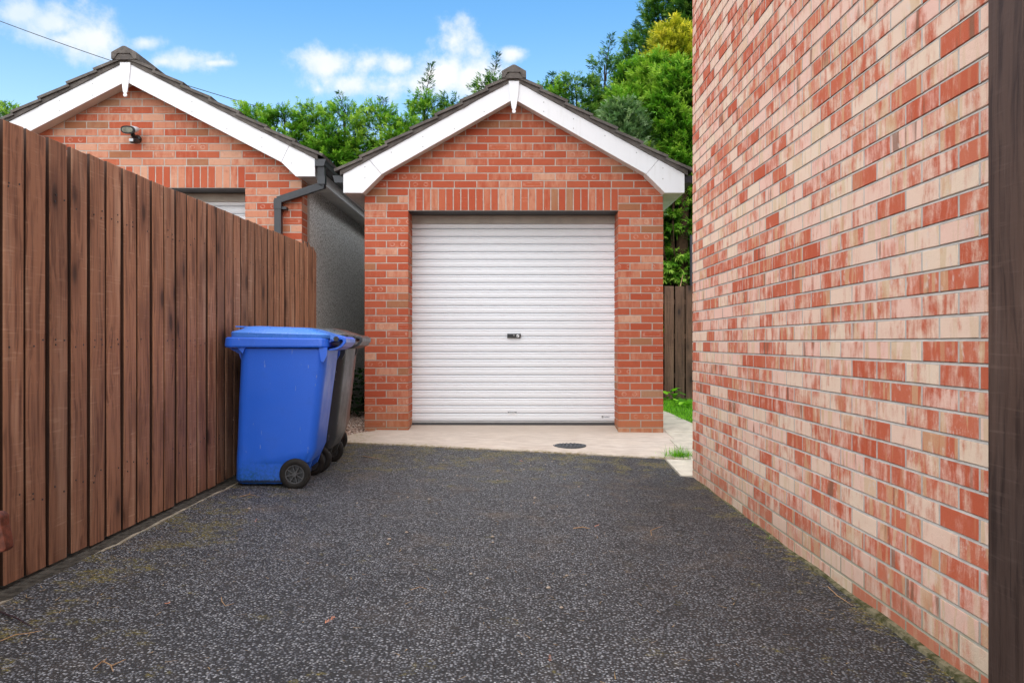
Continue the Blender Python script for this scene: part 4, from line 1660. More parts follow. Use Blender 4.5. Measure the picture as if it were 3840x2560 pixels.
def make_bin(mat, lidmat, label, loc, rz, tilt=0.0):
    root = empty('wheeled_bin', loc, rz, label=label, cat='wheelie bin')
    root.rotation_euler = (0, tilt, rz)

    def put(b, name, m, parent=root, smooth=False, bevel=0):
        me_o = b.build(name, m, None, smooth=smooth, bevel=bevel)
        me_o.parent = parent
        return me_o
    b = MB()
    rings = [rr_ring(0.018, 0.405, 0.222, 0.05, 0.0), rr_ring(0.002, 0.418, 0.232, 0.05, 0.012), rr_ring(0.003, 0.425, 0.233, 0.05, 0.128), rr_ring(0.003, 0.484, 0.234, 0.05, 0.140),
             rr_ring(0.006, 0.522, 0.238, 0.06, 0.226), rr_ring(0.018, 0.560, 0.255, 0.065, 0.56), rr_ring(0.034, 0.598, 0.270, 0.065, 0.885)]
    loft(b, rings)
    body = put(b, 'body', mat, smooth=True)
    m_ = body.modifiers.new('edge', 'EDGE_SPLIT')
    m_.split_angle = R(35)
    # front stiffener and comb below the rim
    b = MB()
    b.prism([(-0.055, 0.885), (0.035, 0.885), (0.040, 0.80), (0.030, 0.80), (0.012, 0.850)], 'y', -0.20, 0.20)
    put(b, 'lifting_comb', mat, body)
    b = MB()
    rim = [rr_ring(-0.060, 0.600, 0.295, 0.05, 0.893), rr_ring(-0.064, 0.606, 0.300, 0.055, 0.905), rr_ring(-0.060, 0.604, 0.298, 0.055, 0.950), rr_ring(-0.050, 0.598, 0.290, 0.05, 0.956)]
    # slightly arched skirt at the long sides, as moulded
    for r_ in rim[:2]:
        for i, (x_, y_, z_) in enumerate(r_):
            if x_ < 0.03 or abs(y_) < 0.2:
                r_[i] = (x_, y_, z_ - 0.004)
    loft(b, rim)
    put(b, 'rim', mat, body, bevel=0.004)
    # rear corner brackets under the rim
    for sy in (-1, 1):
        y0_, y1_ = sorted((sy * 0.268, sy * 0.285))
        for pl_ in ([(0.545, 0.895), (0.600, 0.895), (0.596, 0.84), (0.575, 0.80), (0.560, 0.805)], [(0.020, 0.895), (0.075, 0.895), (0.060, 0.85)]):
            b = MB()
            b.prism(pl_, 'y', y0_, y1_)
            put(b, 'bracket', mat, body)
    # lid
    b = MB()

    def slant(ring, dz0, dz1, ua, ub):
        return [(x_, y_, z_ + dz0 + (dz1 - dz0) * min(1, max(0, (x_ - ua) / (ub - ua)))) for (x_, y_, z_) in ring]
    rings = [rr_ring(-0.024, 0.612, 0.288, 0.05, 0.957), slant(rr_ring(-0.026, 0.614, 0.290, 0.05, 0.985), 0.002, -0.008, 0, 0.6),
             slant(rr_ring(-0.018, 0.606, 0.282, 0.05, 0.992), 0.002, -0.010, 0, 0.6),
             slant(rr_ring(0.034, 0.560, 0.235, 0.06, 1.012), 0.002, -0.018, 0, 0.6),
             slant(rr_ring(0.046, 0.500, 0.205, 0.06, 1.030), 0.000, -0.018, 0, 0.6),
             slant(rr_ring(0.110, 0.440, 0.140, 0.06, 1.036), 0.000, -0.014, 0, 0.6)]
    loft(b, rings)
    lid = put(b, 'lid', lidmat, smooth=True)
    lid.modifiers.new('edge', 'EDGE_SPLIT').split_angle = R(28)
    b = MB()
    b.prism([(-0.020, 1.028), (-0.016, 1.032), (0.060, 1.030), (0.100, 1.026), (0.100, 1.016), (0.042, 1.016), (0.040, 1.020), (-0.018, 1.023)], 'y', -0.17, 0.17)
    put(b, 'lid_handle', lidmat, lid)
    # hinge brackets joining lid and handle
    for yc_ in (-0.22, -0.07, 0.08, 0.22):
        b = MB()
        b.prism([(0.560, 0.990), (0.640, 0.972), (0.668, 0.960), (0.668, 0.935), (0.640, 0.940), (0.600, 0.957)], 'y', yc_ - 0.03, yc_ + 0.03)
        put(b, 'hinge_bracket', lidmat, lid)
    # handle
    b = MB()
    b.prism([(0.600, 0.945), (0.645, 0.965), (0.690, 0.967), (0.712, 0.955), (0.712, 0.930), (0.690, 0.900), (0.650, 0.880), (0.600, 0.873),
             (0.600, 0.885), (0.645, 0.893), (0.676, 0.910), (0.694, 0.934), (0.688, 0.948), (0.650, 0.945), (0.600, 0.925)], 'y', -0.235, 0.235)
    put(b, 'handle', mat, body, bevel=0.003)
    b = MB()
    b.tube([(0.655, -0.272, 0.952), (0.655, 0.272, 0.952)], 0.0125, 14)
    b.tube([(0.655, -0.290, 0.952), (0.655, -0.262, 0.952)], 0.0165, 14)
    b.tube([(0.655, 0.262, 0.952), (0.655, 0.290, 0.952)], 0.0165, 14)
    put(b, 'hinge_pin', M['black'], lid, smooth=False)
    # axle and wheels
    b = MB()
    b.tube([(0.398, -0.25, 0.070), (0.398, 0.25, 0.070)], 0.011, 10)
    put(b, 'axle', M['steel'])
    for sy in (-1, 1):
        y0_, y1_ = sorted((sy * 0.14, sy * 0.16))
        b = MB()
        b.prism([(0.36, 0.135), (0.49, 0.150), (0.47, 0.09), (0.42, 0.05), (0.37, 0.05)], 'y', y0_, y1_)
        put(b, 'axle_bracket', mat)
    wheels = []
    for sy in (-1, 1):
        yc_ = sy * 0.262
        out = sy
        wcx, wcz = 0.398, 0.070
        b = MB()
        prof = [(0.062, -0.020), (0.064, -0.023), (0.078, -0.024), (0.094, -0.020), (0.100, -0.010), (0.100, 0.010), (0.094, 0.020), (0.078, 0.024), (0.064, 0.023), (0.062, 0.020)]
        vs, fs = [], []
        S = 40
        for (r_, h_) in prof:
            for k in range(S):
                a = 2 * math.pi * k / S
                vs.append((wcx + r_ * math.cos(a), yc_ + h_, wcz + r_ * math.sin(a)))
        for i in range(len(prof)):
            for k in range(S):
                a, c = i * S + k, i * S + (k + 1) % S
                i2 = (i + 1) % len(prof)
                fs.append((a, c, i2 * S + (k + 1) % S, i2 * S + k))
        b.add(vs, fs)
        hubb = MB()
        # rim ring, spokes and cap
        prof2 = [(0.062, -0.018), (0.055, -0.018), (0.053, 0.018), (0.062, 0.018)]
        vs, fs = [], []
        for (r_, h_) in prof2:
            for k in range(S):
                a = 2 * math.pi * k / S
                vs.append((wcx + r_ * math.cos(a), yc_ + h_, wcz + r_ * math.sin(a)))
        for i in range(4):
            for k in range(S):
                a, c = i * S + k, i * S + (k + 1) % S
                i2 = (i + 1) % 4
                fs.append((a, c, i2 * S + (k + 1) % S, i2 * S + k))
        hubb.add(vs, fs)
        for k in range(8):
            a = 2 * math.pi * (k + 0.3) / 8
            d = Vector((math.cos(a), 0, math.sin(a)))
            t_ = Vector((-math.sin(a), 0, math.cos(a)))
            c0 = Vector((wcx, yc_, wcz))
            vs = []
            for (rr_, ww_) in ((0.012, 0.0045), (0.056, 0.0032)):
                for yy_ in (-0.012, 0.012):
                    for sgn in (-1, 1):
                        vs.append(c0 + d * rr_ + t_ * ww_ * sgn + Vector((0, yy_, 0)))
            hubb.add(vs, [(0, 1, 5, 4), (2, 6, 7, 3), (0, 4, 6, 2), (1, 3, 7, 5), (0, 2, 3, 1), (4, 5, 7, 6)])
        hubb.lathe([(0.055, 0.006), (0.055, 0.010)], (wcx, yc_ - out * 0.008, wcz), 'y', S)
        hubb.lathe([(0.015, -0.022), (0.017, -0.016), (0.017, 0.016), (0.015, 0.022)], (wcx, yc_, wcz), 'y', 20)
        wh = put(hubb, 'wheel', M['hub'])
        put(b, 'tyre', M['tyre'], wh, smooth=True)
    return root


make_bin(M['blue'], M['blue_lid'], 'blue wheelie bin standing nearest against the timber fence',
         (-1.838, 5.515, 0.112), R(3.6), R(0.6))
make_bin(M['charcoal'], M['charcoal_lid'], 'dark charcoal wheelie bin standing between the blue bin and the brown bin',
         (-1.838, 6.150, 0.118), R(2.2), R(0.4))
make_bin(M['brown'], M['brown'], 'brown wheelie bin mostly hidden behind the charcoal bin',
         (-1.875, 6.790, 0.125), R(5.0), 0).scale = (0.9, 0.9, 1.0)

# ------------------------------------------------------------------ inspection cover
cx_, cy_ = 0.505, 7.31
cz_ = g(cx_, cy_) + 0.010
cover = empty('inspection_cover', (cx_, cy_, cz_), label='round dark cast iron drain cover set in the concrete apron', cat='drain cover')
b = MB()
b.lathe([(0.150, -0.03), (0.150, 0.003), (0.138, 0.004), (0.138, -0.001)], (cx_, cy_, cz_), 'z', 48)
b.build('frame', M['iron'], cover)
b = MB()
b.lathe([(0.134, -0.02), (0.134, 0.0045), (0.126, 0.006)], (cx_, cy_, cz_), 'z', 48)
lidc = b.build('plate', M['iron'], cover)
b = MB()
for ri, nn in ((0.105, 18), (0.075, 12), (0.045, 7)):
    for k in range(nn):
        a = 2 * math.pi * k / nn + ri * 20
        x_, y_ = cx_ + ri * math.cos(a), cy_ + ri * math.sin(a)
        b.box((x_ - 0.009, y_ - 0.005, cz_ + 0.004), (x_ + 0.009, y_ + 0.005, cz_ + 0.0095))
b.build('raised_pattern', M['iron'], lidc)['kind'] = 'stuff'


# ------------------------------------------------------------------ scattered surface material
def np_obj(name, verts, faces, mat, bv=None, parent=None, kind=None):
    me = bpy.data.meshes.new(name)
    nv, nf = len(verts), len(faces)
    k = faces.shape[1]
    me.vertices.add(nv)
    me.vertices.foreach_set('co', verts.astype(np.float32).ravel())
    me.loops.add(nf * k)
    me.loops.foreach_set('vertex_index', faces.astype(np.int32).ravel())
    me.polygons.add(nf)
    me.polygons.foreach_set('loop_start', np.arange(0, nf * k, k, dtype=np.int32))
    try:
        me.polygons.foreach_set('loop_total', np.full(nf, k, dtype=np.int32))
    except Exception:
        pass
    if bv is not None:
        a = me.attributes.new('bv', 'FLOAT_VECTOR', 'POINT')
        a.data.foreach_set('vector', bv.astype(np.float32).ravel())
    me.update(calc_edges=True)
    me.materials.append(mat)
    o = bpy.data.objects.new(name, me)
    link(o, parent)
    if parent is not None:
        o.location = -origin_of(parent)
    if kind:
        o['kind'] = kind
    return o


rs = np.random.RandomState(3)


def gnp(X, Y):
    return np.array([g(a, b) for a, b in zip(X, Y)])


# gravel between the garages
def pebbles(name, X, Y, size, mat, zoff=0.0, kind='stuff', label=None, cat=None):
    nP = len(X)
    octv = np.array([[1, 0, 0], [-1, 0, 0], [0, 1, 0], [0, -1, 0], [0, 0, 1], [0, 0, -1]], float)
    octf = np.array([[0, 2, 4], [2, 1, 4], [1, 3, 4], [3, 0, 4], [2, 0, 5], [1, 2, 5], [3, 1, 5], [0, 3, 5]])
    th = rs.uniform(0, 6.28, nP)
    s3 = size[:, None] * rs.uniform([0.7, 0.5, 0.35], [1.3, 1.0, 0.7], (nP, 3))
    V = octv[None] * s3[:, None, :] + rs.uniform(-0.12, 0.12, (nP, 6, 3)) * size[:, None, None]
    c, s = np.cos(th)[:, None], np.sin(th)[:, None]
    x = V[..., 0] * c - V[..., 1] * s
    y = V[..., 0] * s + V[..., 1] * c
    V = np.stack([x + X[:, None], y + Y[:, None], V[..., 2] + (gnp(X, Y) + zoff)[:, None]], -1)
    Fc = octf[None] + (np.arange(nP) * 6)[:, None, None]
    bv = np.repeat(rs.uniform(0, 1, (nP, 1, 3)), 6, 1).reshape(-1, 3)
    o = np_obj(name, V.reshape(-1, 3), Fc.reshape(-1, 3), mat, bv)
    tag(o, label, cat, kind=kind)
    return o


nG = 9000
X = rs.uniform(-2.12, -1.40, nG)
Y = rs.uniform(7.25, 10.2, nG)
keep = ((Y > 8.11) & (X < -1.50)) | ((Y <= 8.11) & (X < -1.36) & (Y > 7.25 + (X + 1.7) * 0.6)) 
X, Y = X[keep], Y[keep]
pebbles('gravel', X, Y, rs.uniform(0.008, 0.019, len(X)), M['gravel'], -0.006 + 0.0, label='pinkish gravel in the gap between the two garages', cat='gravel')
# dirt and grit along the foot of the fence
nG = 700
X = -1.93 + rs.uniform(0.0, 0.085, nG)
Y = rs.uniform(0.9, 8.0, nG)
pebbles('grit', X, Y, rs.uniform(0.003, 0.008, nG), M['soil'], -0.018, label='grit and debris lying along the foot of the fence', cat='grit')


def ribbons(pts0, dirs, length, width, curl, ups, bvs):
    """thin tapered blades: 3 segments -> 4 rows; returns verts, tri faces"""
    nB = len(pts0)
    rows = []
    side = np.cross(dirs, np.array([0, 0, 1.0]))
    side /= (np.linalg.norm(side, axis=1, keepdims=True) + 1e-9)
    p = pts0.copy()
    d = dirs.copy()
    for k in range(4):
        wv = width * (1 - k / 3.0) * 0.5 + 1e-5
        rows.append(np.stack([p - side * wv[:, None], p + side * wv[:, None]], 1))
        p = p + d * (length / 3)[:, None]
        d = d + curl
        d /= np.linalg.norm(d, axis=1, keepdims=True)
    V = np.concatenate(rows, 1)          # nB, 8, 3
    f = []
    for k in range(3):
        a = k * 2
        f += [[a, a + 1, a + 3], [a, a + 3, a + 2]]
    f = np.array(f)
    Fc = f[None] + (np.arange(nB) * 8)[:, None, None]
    return V.reshape(-1, 3), Fc.reshape(-1, 3), np.repeat(bvs[:, None, :], 8, 1).reshape(-1, 3)


def grass(name, X, Y, hmin, hmax, wmin, wmax, label=None, cat=None, mat='grass', kind='stuff', spread=0.45):
    nB = len(X)
    Z = gnp(X, Y) - 0.015
    p0 = np.stack([X, Y, Z], -1)
    d = np.stack([rs.normal(0, spread, nB), rs.normal(0, spread, nB), np.ones(nB)], -1)
    d /= np.linalg.norm(d, axis=1, keepdims=True)
    c = np.stack([d[:, 0] * 0.5, d[:, 1] * 0.5, -rs.uniform(0.05, 0.35, nB)], -1)
    V, Fc, bv = ribbons(p0, d, rs.uniform(hmin, hmax, nB), rs.uniform(wmin, wmax, nB), c, None, rs.uniform(0, 1, (nB, 3)))
    o = np_obj(name, V, Fc, M[mat], bv)
    tag(o, label, cat, kind=kind)
    return o


nB = 26000
X = rs.uniform(1.84, 4.2, nB)
Y = rs.uniform(7.4, 12.28, nB)
keep = X > 1.87 + 0.03 * np.sin(Y * 6)
grass('lawn', X[keep], Y[keep], 0.03, 0.085, 0.003, 0.007, 'short bright green lawn beside the slab path', 'lawn')
th = rs.uniform(0, 6.28, 420)
rr_ = np.abs(rs.normal(0, 0.055, 420))
tc = P(2545, 1712, 6.93)
grass('grass_tuft', tc.x + rr_ * np.cos(th) * 1.3, 6.93 + rr_ * np.sin(th), 0.05, 0.16, 0.003, 0.007,
      'small bright green weed tuft growing in the joint of the paving slabs', 'weed', kind=None, spread=0.6)
th = rs.uniform(0, 6.28, 70)
rr_ = np.abs(rs.normal(0, 0.03, 70))
grass('grass_tuft', 1.375 + 0.0 + rr_ * np.cos(th) * 0.3 + 0.13, 6.98 + rr_ * np.sin(th), 0.05, 0.14, 0.002, 0.004,
      'thin grass sprouting from the slab joint close to the house corner', 'weed', kind=None, spread=0.35)
for (yy, lab, cnt) in ((4.55, 'tiny green weed at the foot of the house wall, farther of the two', 36), (4.25, 'tiny green weed at the foot of the house wall, nearer of the two', 46)):
    th = rs.uniform(0, 6.28, cnt)
    rr_ = np.abs(rs.normal(0, 0.018, cnt))
    grass('wall_weed', HX - 0.035 + rr_ * np.cos(th) * 0.6, yy + rr_ * np.sin(th), 0.015, 0.045, 0.003, 0.006, lab, 'weed', kind=None, spread=0.8)


# broad leaved weed on the lawn and ivy by the wall
def leaf_plant(name, centre, nL, size, rad, hgt, mat, label, cat):
    b = MB()
    for k in range(nL):
        a = rnd.uniform(0, 6.28)
        rr = rad * math.sqrt(rnd.random())
        x_, y_ = centre[0] + rr * math.cos(a), centre[1] + rr * math.sin(a) * 0.7
        z_ = g(x_, y_) + rnd.uniform(0.0, hgt)
        L = size * rnd.uniform(0.6, 1.2)
        a2 = a + rnd.uniform(-0.6, 0.6)
        d = Vector((math.cos(a2), math.sin(a2), rnd.uniform(-0.1, 0.7))).normalized()
        s_ = d.cross(Vector((0, 0, 1))).normalized() * L * 0.24
        p = Vector((x_, y_, z_))
        up = Vector((0, 0, L * 0.08))
        vs = [p, p + d * L * 0.35 + s_, p + d * L * 0.8 + s_ * 0.7 - up, p + d * L - up * 2, p + d * L * 0.8 - s_ * 0.7 - up, p + d * L * 0.35 - s_, p + d * L * 0.5 + up * -0.6]
        b.add(vs, [(0, 1, 6), (1, 2, 6), (2, 3, 6), (3, 4, 6), (4, 5, 6), (5, 0, 6)], [(0, 0, 0)] * 7, (rnd.random(), rnd.random(), rnd.random()))
    o = b.build(name, M[mat])
    tag(o, label, cat)
    return o


leaf_plant('dandelion', (2.40, 11.0), 46, 0.15, 0.20, 0.08, 'grass', 'broad leaved weed growing in the lawn near the far fence', 'weed')
leaf_plant('dandelion', (2.31, 12.05), 26, 0.16, 0.10, 0.16, 'grass', 'taller leafy weed standing against the foot of the far fence', 'weed')
leaf_plant('ivy', (-1.85, 9.6), 420, 0.10, 0.32, 0.55, 'ivy', 'dark leafy plant growing against the pebble dashed wall behind the bins', 'plant')


# ------------------------------------------------------------------ trees
def fronds(centres, dirs, size, tone, rs_, leafn=5):
    """flat drooping cypress sprays: each a small fan of narrow triangles"""
    nS = len(centres)
    d = dirs / (np.linalg.norm(dirs, axis=1, keepdims=True) + 1e-9)
    up = np.tile(np.array([[0, 0, 1.0]]), (nS, 1)) + rs_.normal(0, 0.55, (nS, 3))
    side = np.cross(d, up)
    side /= (np.linalg.norm(side, axis=1, keepdims=True) + 1e-9)
    V, Fc, A = [], [], []
    base = 0
    spread = np.linspace(-0.95, 0.95, leafn)
    for k in range(leafn):
        a = spread[k] + rs_.uniform(-0.15, 0.15, nS)
        st = (0.30 * (1 - abs(spread[k])) * 0 + 0.42 * (1 - abs(spread[k])))
        root = centres + d * (size * (0.0 + 0.35 * (1 - abs(spread[k]))))[:, None]
        ld = d * np.cos(a)[:, None] + side * np.sin(a)[:, None]
        ld[:, 2] -= 0.12 + 0.2 * abs(spread[k])
        L = size * (0.62 - 0.18 * abs(spread[k])) * rs_.uniform(0.8, 1.2, nS)
        wv = np.cross(ld, up)
        wv /= (np.linalg.norm(wv, axis=1, keepdims=True) + 1e-9)
        wd = (size * 0.085)[:, None]
        p0 = root - wv * wd * 0.6
        p1 = root + wv * wd * 0.6
        pm = root + ld * (L * 0.55)[:, None]
        p2 = root + ld * L[:, None]
        p2[:, 2] -= L * 0.10
        V.append(np.stack([p0, p1, pm + wv * wd * 0.75, p2, pm - wv * wd * 0.75], 1))
        A.append(np.repeat(tone[:, None, :], 5, 1))
    V = np.stack(V, 1).reshape(-1, 3)
    A = np.stack(A, 1).reshape(-1, 3)
    nt = nS * leafn
    f = np.array([[0, 1, 2], [0, 2, 4], [4, 2, 3]])
    Fc = (f[None] + (np.arange(nt) * 5)[:, None, None]).reshape(-1, 3)
    return V, Fc, A


def cypress(x, y, H, rad, zb, mat, label, seed, density=1.0, leader=0.0, lean=0.0, fr=0.13, sparse_top=0.25, group='conifers behind the garages', trunk_vis=True, name='cypress_tree'):
    r_ = np.random.RandomState(seed)
    z0 = g(x, y) - 0.1
    root = empty(name, (x, y, z0 + 0.1), label=label, cat='tree', group=group)
    b = MB()
    npt = 8
    pts = [(x + lean * (i / npt) ** 2 + 0.03 * math.sin(i * 1.7 + seed), y + 0.03 * math.cos(i * 2.1 + seed), z0 + (H - z0) * i / npt) for i in range(npt + 1)]
    b.tube(pts, [0.11 * (1 - 0.93 * i / npt) + 0.004 for i in range(npt + 1)], 8)
    # limbs
    nb = int(26 * density)
    for k in range(nb):
        t = r_.uniform(0.12, 0.93)
        zc_ = zb + (H - zb) * t * 0.96
        ax = x + lean * ((zc_ - z0) / (H - z0)) ** 2
        a = r_.uniform(0, 6.28)
        L = rad * (1 - t) ** 0.6 * r_.uniform(0.6, 0.95) + 0.08
        b.tube([(ax, y, zc_ - 0.1), (ax + math.cos(a) * L * 0.5, y + math.sin(a) * L * 0.5, zc_ + L * 0.12), (ax + math.cos(a) * L, y + math.sin(a) * L, zc_ + L * 0.35)], [0.018, 0.012, 0.004], 5)
    b.build('trunk', M['bark'], root, smooth=True)
    # foliage in plumes
    nP = int(330 * density)
    t = r_.uniform(0, 1, nP) ** 0.85
    ang = r_.uniform(0, 2 * np.pi, nP)
    # more plumes on the side that faces the drive
    flip = (np.sin(ang) > 0.2) & (r_.uniform(0, 1, nP) < 0.7)
    ang[flip] = -ang[flip]
    env = rad * np.clip(1 - t, 0, 1) ** 0.36
    env *= 1 + 0.22 * np.sin(ang * 3 + t * 9 + seed) + r_.uniform(-0.18, 0.18, nP)
    env = np.maximum(env, 0.05 + 0.10 * (1 - t))
    zc_ = zb + (H - zb) * t
    axx = x + lean * ((zc_ - z0) / (H - z0)) ** 2
    C0 = np.stack([axx + np.cos(ang) * env * 0.75, y + np.sin(ang) * env * 0.75, zc_], -1)
    pd = np.stack([np.cos(ang), np.sin(ang), np.full(nP, 0.25) + 1.1 * t], -1)
    pd += r_.normal(0, 0.18, (nP, 3))
    pd /= np.linalg.norm(pd, axis=1, keepdims=True)
    plen = 0.46 * (1 - 0.45 * t) * r_.uniform(0.7, 1.4, nP)
    cnt = 34
    tonep = r_.uniform(0, 1, nP)
    s = r_.uniform(0, 1, (nP, cnt))
    wdt = 0.115 * (1 - s * 0.8) * (1 - 0.4 * t)[:, None]
    off = r_.normal(0, 1, (nP, cnt, 3)) * wdt[..., None]
    off[..., 2] *= 0.55
    pos = C0[:, None, :] + pd[:, None, :] * (s * plen[:, None])[..., None] + off
    pos[..., 2] -= 0.10 * s ** 2 * plen[:, None]
    keep = r_.uniform(0, 1, (nP, cnt)) > (sparse_top * np.clip((t - 0.72) / 0.28, 0, 1) * 1.8)[:, None]
    fdir = pd[:, None, :] * 0.8 + off * 4 + r_.normal(0, 0.25, (nP, cnt, 3))
    fdir[..., 2] -= 0.25
    size = fr * (0.65 + 0.7 * r_.uniform(0, 1, (nP, cnt))) * (1 - 0.25 * t)[:, None]
    tone = np.stack([0.10 + 0.75 * s + 0.25 * r_.uniform(0, 1, (nP, cnt)), np.repeat(tonep[:, None], cnt, 1), r_.uniform(0, 1, (nP, cnt))], -1)  # pale new growth at tips; weak occlusion inside painted into the tone
    pos, fdir, size, tone = pos[keep], fdir[keep], size[keep], tone[keep]
    # inner fill, shade inside the crown put into its darker tone
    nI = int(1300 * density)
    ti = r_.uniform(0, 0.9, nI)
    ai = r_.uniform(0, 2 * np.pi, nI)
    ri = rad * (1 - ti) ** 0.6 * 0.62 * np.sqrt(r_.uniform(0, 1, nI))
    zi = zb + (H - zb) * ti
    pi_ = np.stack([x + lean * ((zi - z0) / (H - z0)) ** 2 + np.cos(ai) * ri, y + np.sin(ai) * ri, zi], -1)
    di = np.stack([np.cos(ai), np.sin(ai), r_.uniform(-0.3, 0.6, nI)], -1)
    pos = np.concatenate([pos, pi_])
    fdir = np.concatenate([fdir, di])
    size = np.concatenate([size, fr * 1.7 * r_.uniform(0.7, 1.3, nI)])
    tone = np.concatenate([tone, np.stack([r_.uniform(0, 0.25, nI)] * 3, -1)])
    # feathery leader
    if leader > 0:
        nL = int(150 * leader)
        tt = r_.uniform(0, 1, nL)
        hh = 0.75 * leader
        bend = 0.12 * leader * (1 if seed % 2 else -1)
        ax_ = x + lean + bend * tt ** 2
        zz = H - 0.15 + hh * tt
        al = r_.uniform(0, 2 * np.pi, nL)
        rl = (0.20 * (1 - tt) ** 0.8 + 0.025) * r_.uniform(0.1, 1, nL)
        pl = np.stack([ax_ + np.cos(al) * rl, y + np.sin(al) * rl, zz + rl * 0.5], -1)
        dl = np.stack([np.cos(al), np.sin(al), np.full(nL, 0.7)], -1)
        pos = np.concatenate([pos, pl])
        fdir = np.concatenate([fdir, dl])
        size = np.concatenate([size, fr * 0.75 * r_.uniform(0.6, 1.1, nL)])
        tone = np.concatenate([tone, np.stack([r_.uniform(0.1, 0.5, nL)] * 3, -1)])
        b = MB()
        lp_ = [(x + lean + bend * q * q, y, H - 0.3 + (hh + 0.12) * q) for q in (0, 0.25, 0.5, 0.75, 1.0)]
        b.tube(lp_, [0.014, 0.011, 0.008, 0.005, 0.002], 5)
        for k in range(int(14 * leader)):
            q = r_.uniform(0.1, 0.95)
            a = r_.uniform(0, 6.28)
            L = 0.26 * (1 - q) + 0.05
            px_, pz_ = x + lean + bend * q * q, H - 0.3 + (hh + 0.12) * q
            b.tube([(px_, y, pz_), (px_ + math.cos(a) * L * 0.6, y + math.sin(a) * L * 0.6, pz_ + L * 0.45), (px_ + math.cos(a) * L, y + math.sin(a) * L, pz_ + L * 0.5)], [0.005, 0.004, 0.002], 4)
        b.build('leader', M['bark'], root)
    V, Fc, A = fronds(pos, fdir, size, tone, r_)
    np_obj('crown', V, Fc, M[mat], A, parent=root)
    return root


def T(xv, yv, Y):
    """x and height from a 2352 px view position"""
    return (xv - 1180) * Y / 1860, CAMZ + (787.6 - yv) * Y / 1860


trees = [
    # view x, top y, distance, radius, crown base z, material, leader, lean, density, label
    (20, 262, 15.5, 0.75, 0.4, 'leaf', 0.5, 0, 0.8, 'conifer tip showing over the left slope of the neighbouring roof'),
    (130, 268, 16.0, 0.8, 0.4, 'leaf', 0.0, 0, 0.8, 'low green conifer hidden behind the neighbouring roof'),
    (250, 262, 16.0, 0.85, 0.4, 'leaf', 0.0, 0, 0.7, 'green conifer standing behind the ridge of the neighbouring garage'),
    (370, 262, 16.0, 0.85, 0.4, 'leaf', 0.0, 0, 0.7, 'green conifer hidden behind the right roof slope of the neighbouring garage'),
    (490, 258, 15.6, 0.80, 0.4, 'leaf', 0.2, 0, 1.0, 'conifer just rising above the right roof slope of the neighbouring garage'),
    (585, 258, 15.2, 0.75, 0.4, 'leaf', 0.45, 0, 1.1, 'conifer with wispy top, leftmost of the row between the two roofs'),
    (655, 262, 14.9, 0.72, 0.4, 'leaf', 0.5, 0, 1.1, 'bushy conifer second from the left between the two roofs'),
    (725, 255, 15.2, 0.72, 0.4, 'leaf', 0.45, 0, 1.1, 'conifer with thin curled tip left of the cloud between the two roofs'),
    (790, 250, 14.8, 0.70, 0.4, 'leaf', 0.65, 0, 1.1, 'conifer with twin feathery tips halfway between the two roofs'),
    (872, 256, 15.0, 0.72, 0.4, 'leaf', 0.62, 0, 1.1, 'conifer with a straight narrow tip between the two roofs'),
    (925, 282, 14.6, 0.60, 0.4, 'leaf', 0.0, 0, 0.9, 'lower rounded conifer left of the tallest feathery tip'),
    (975, 235, 15.2, 0.72, 0.4, 'leaf', 1.25, 0, 1.2, 'conifer with the tallest feathery tip left of the middle garage roof'),
    (1045, 240, 15.0, 0.80, 0.4, 'leafdark', 0.3, 0, 1.1, 'dark conifer beside the left slope of the middle garage roof'),
    (1130, 200, 15.4, 0.75, 0.4, 'leafdark', 1.05, 0, 1.0, 'conifer whose dark bent tip shows left of the ridge of the middle garage'),
    (1200, 245, 15.6, 0.8, 0.4, 'leafdark', 0.0, 0, 0.8, 'conifer hidden behind the ridge of the middle garage'),
    (1262, 215, 15.0, 0.62, 0.4, 'leaf', 0.7, 0, 1.0, 'conifer with narrow tip just right of the ridge of the middle garage'),
    (1325, 195, 15.0, 0.80, 0.5, 'leafdark', 0.35, 0, 1.1, 'rounded dark conifer right of the ridge of the middle garage'),
    (1392, 150, 15.3, 0.78, 0.6, 'leafdark', 1.0, 0, 0.8, 'open airy conifer with arching top above the right roof slope'),
    (1450, 165, 15.0, 0.78, 0.8, 'leaf', 0.4, 0, 1.3, 'mid green conifer between the airy one and the golden one'),
    (1445, 225, 14.4, 0.85, 2.1, 'leaf', 0.0, 0, 1.5, 'bright green conifer above the right eave of the middle garage'),
    (1500, 150, 14.6, 0.80, 2.0, 'leaf', 0.35, 0, 1.5, 'bright green conifer with feathery top just below the golden one'),
    (1560, 165, 14.1, 0.85, 2.0, 'leaf', 0.0, 0, 1.9, 'large bright green conifer filling the gap beside the house corner'),
    (1470, 95, 16.2, 0.75, 0.6, 'leafdark', 0.7, 0, 1.3, 'dark narrow conifer leaning out left of the golden one'),
    (1548, 70, 15.0, 0.80, 2.3, 'leafyellow', 0.0, 0, 1.5, 'golden yellow conifer high up beside the house corner'),
    (1525, -20, 17.0, 1.05, 1.6, 'leafdark', 0.8, 0, 1.9, 'tall dark conifer behind the golden one, reaching the top of the picture'),
    (1600, -90, 16.2, 1.1, 2.3, 'leafdark', 0.0, 0, 1.6, 'tallest olive green conifer right at the house corner'),
    (1700, 60, 15.5, 1.2, 1.8, 'leaf', 0.0, 0, 1.0, 'conifer standing farther right behind the house wall'),
]
for i, (xv, yv, Yt, rad, zb, mt, ld, ln, dn, lab) in enumerate(trees):
    x_, H_ = T(xv, yv + (7 if 480 < xv < 1060 else 0), Yt)
    cypress(x_, Yt, H_, rad * (1.22 if xv < 1400 else 1.0), zb, mt, lab, 100 + i, dn * 1.15, ld, ln)
x_, H_ = T(1428, 252, 13.9)
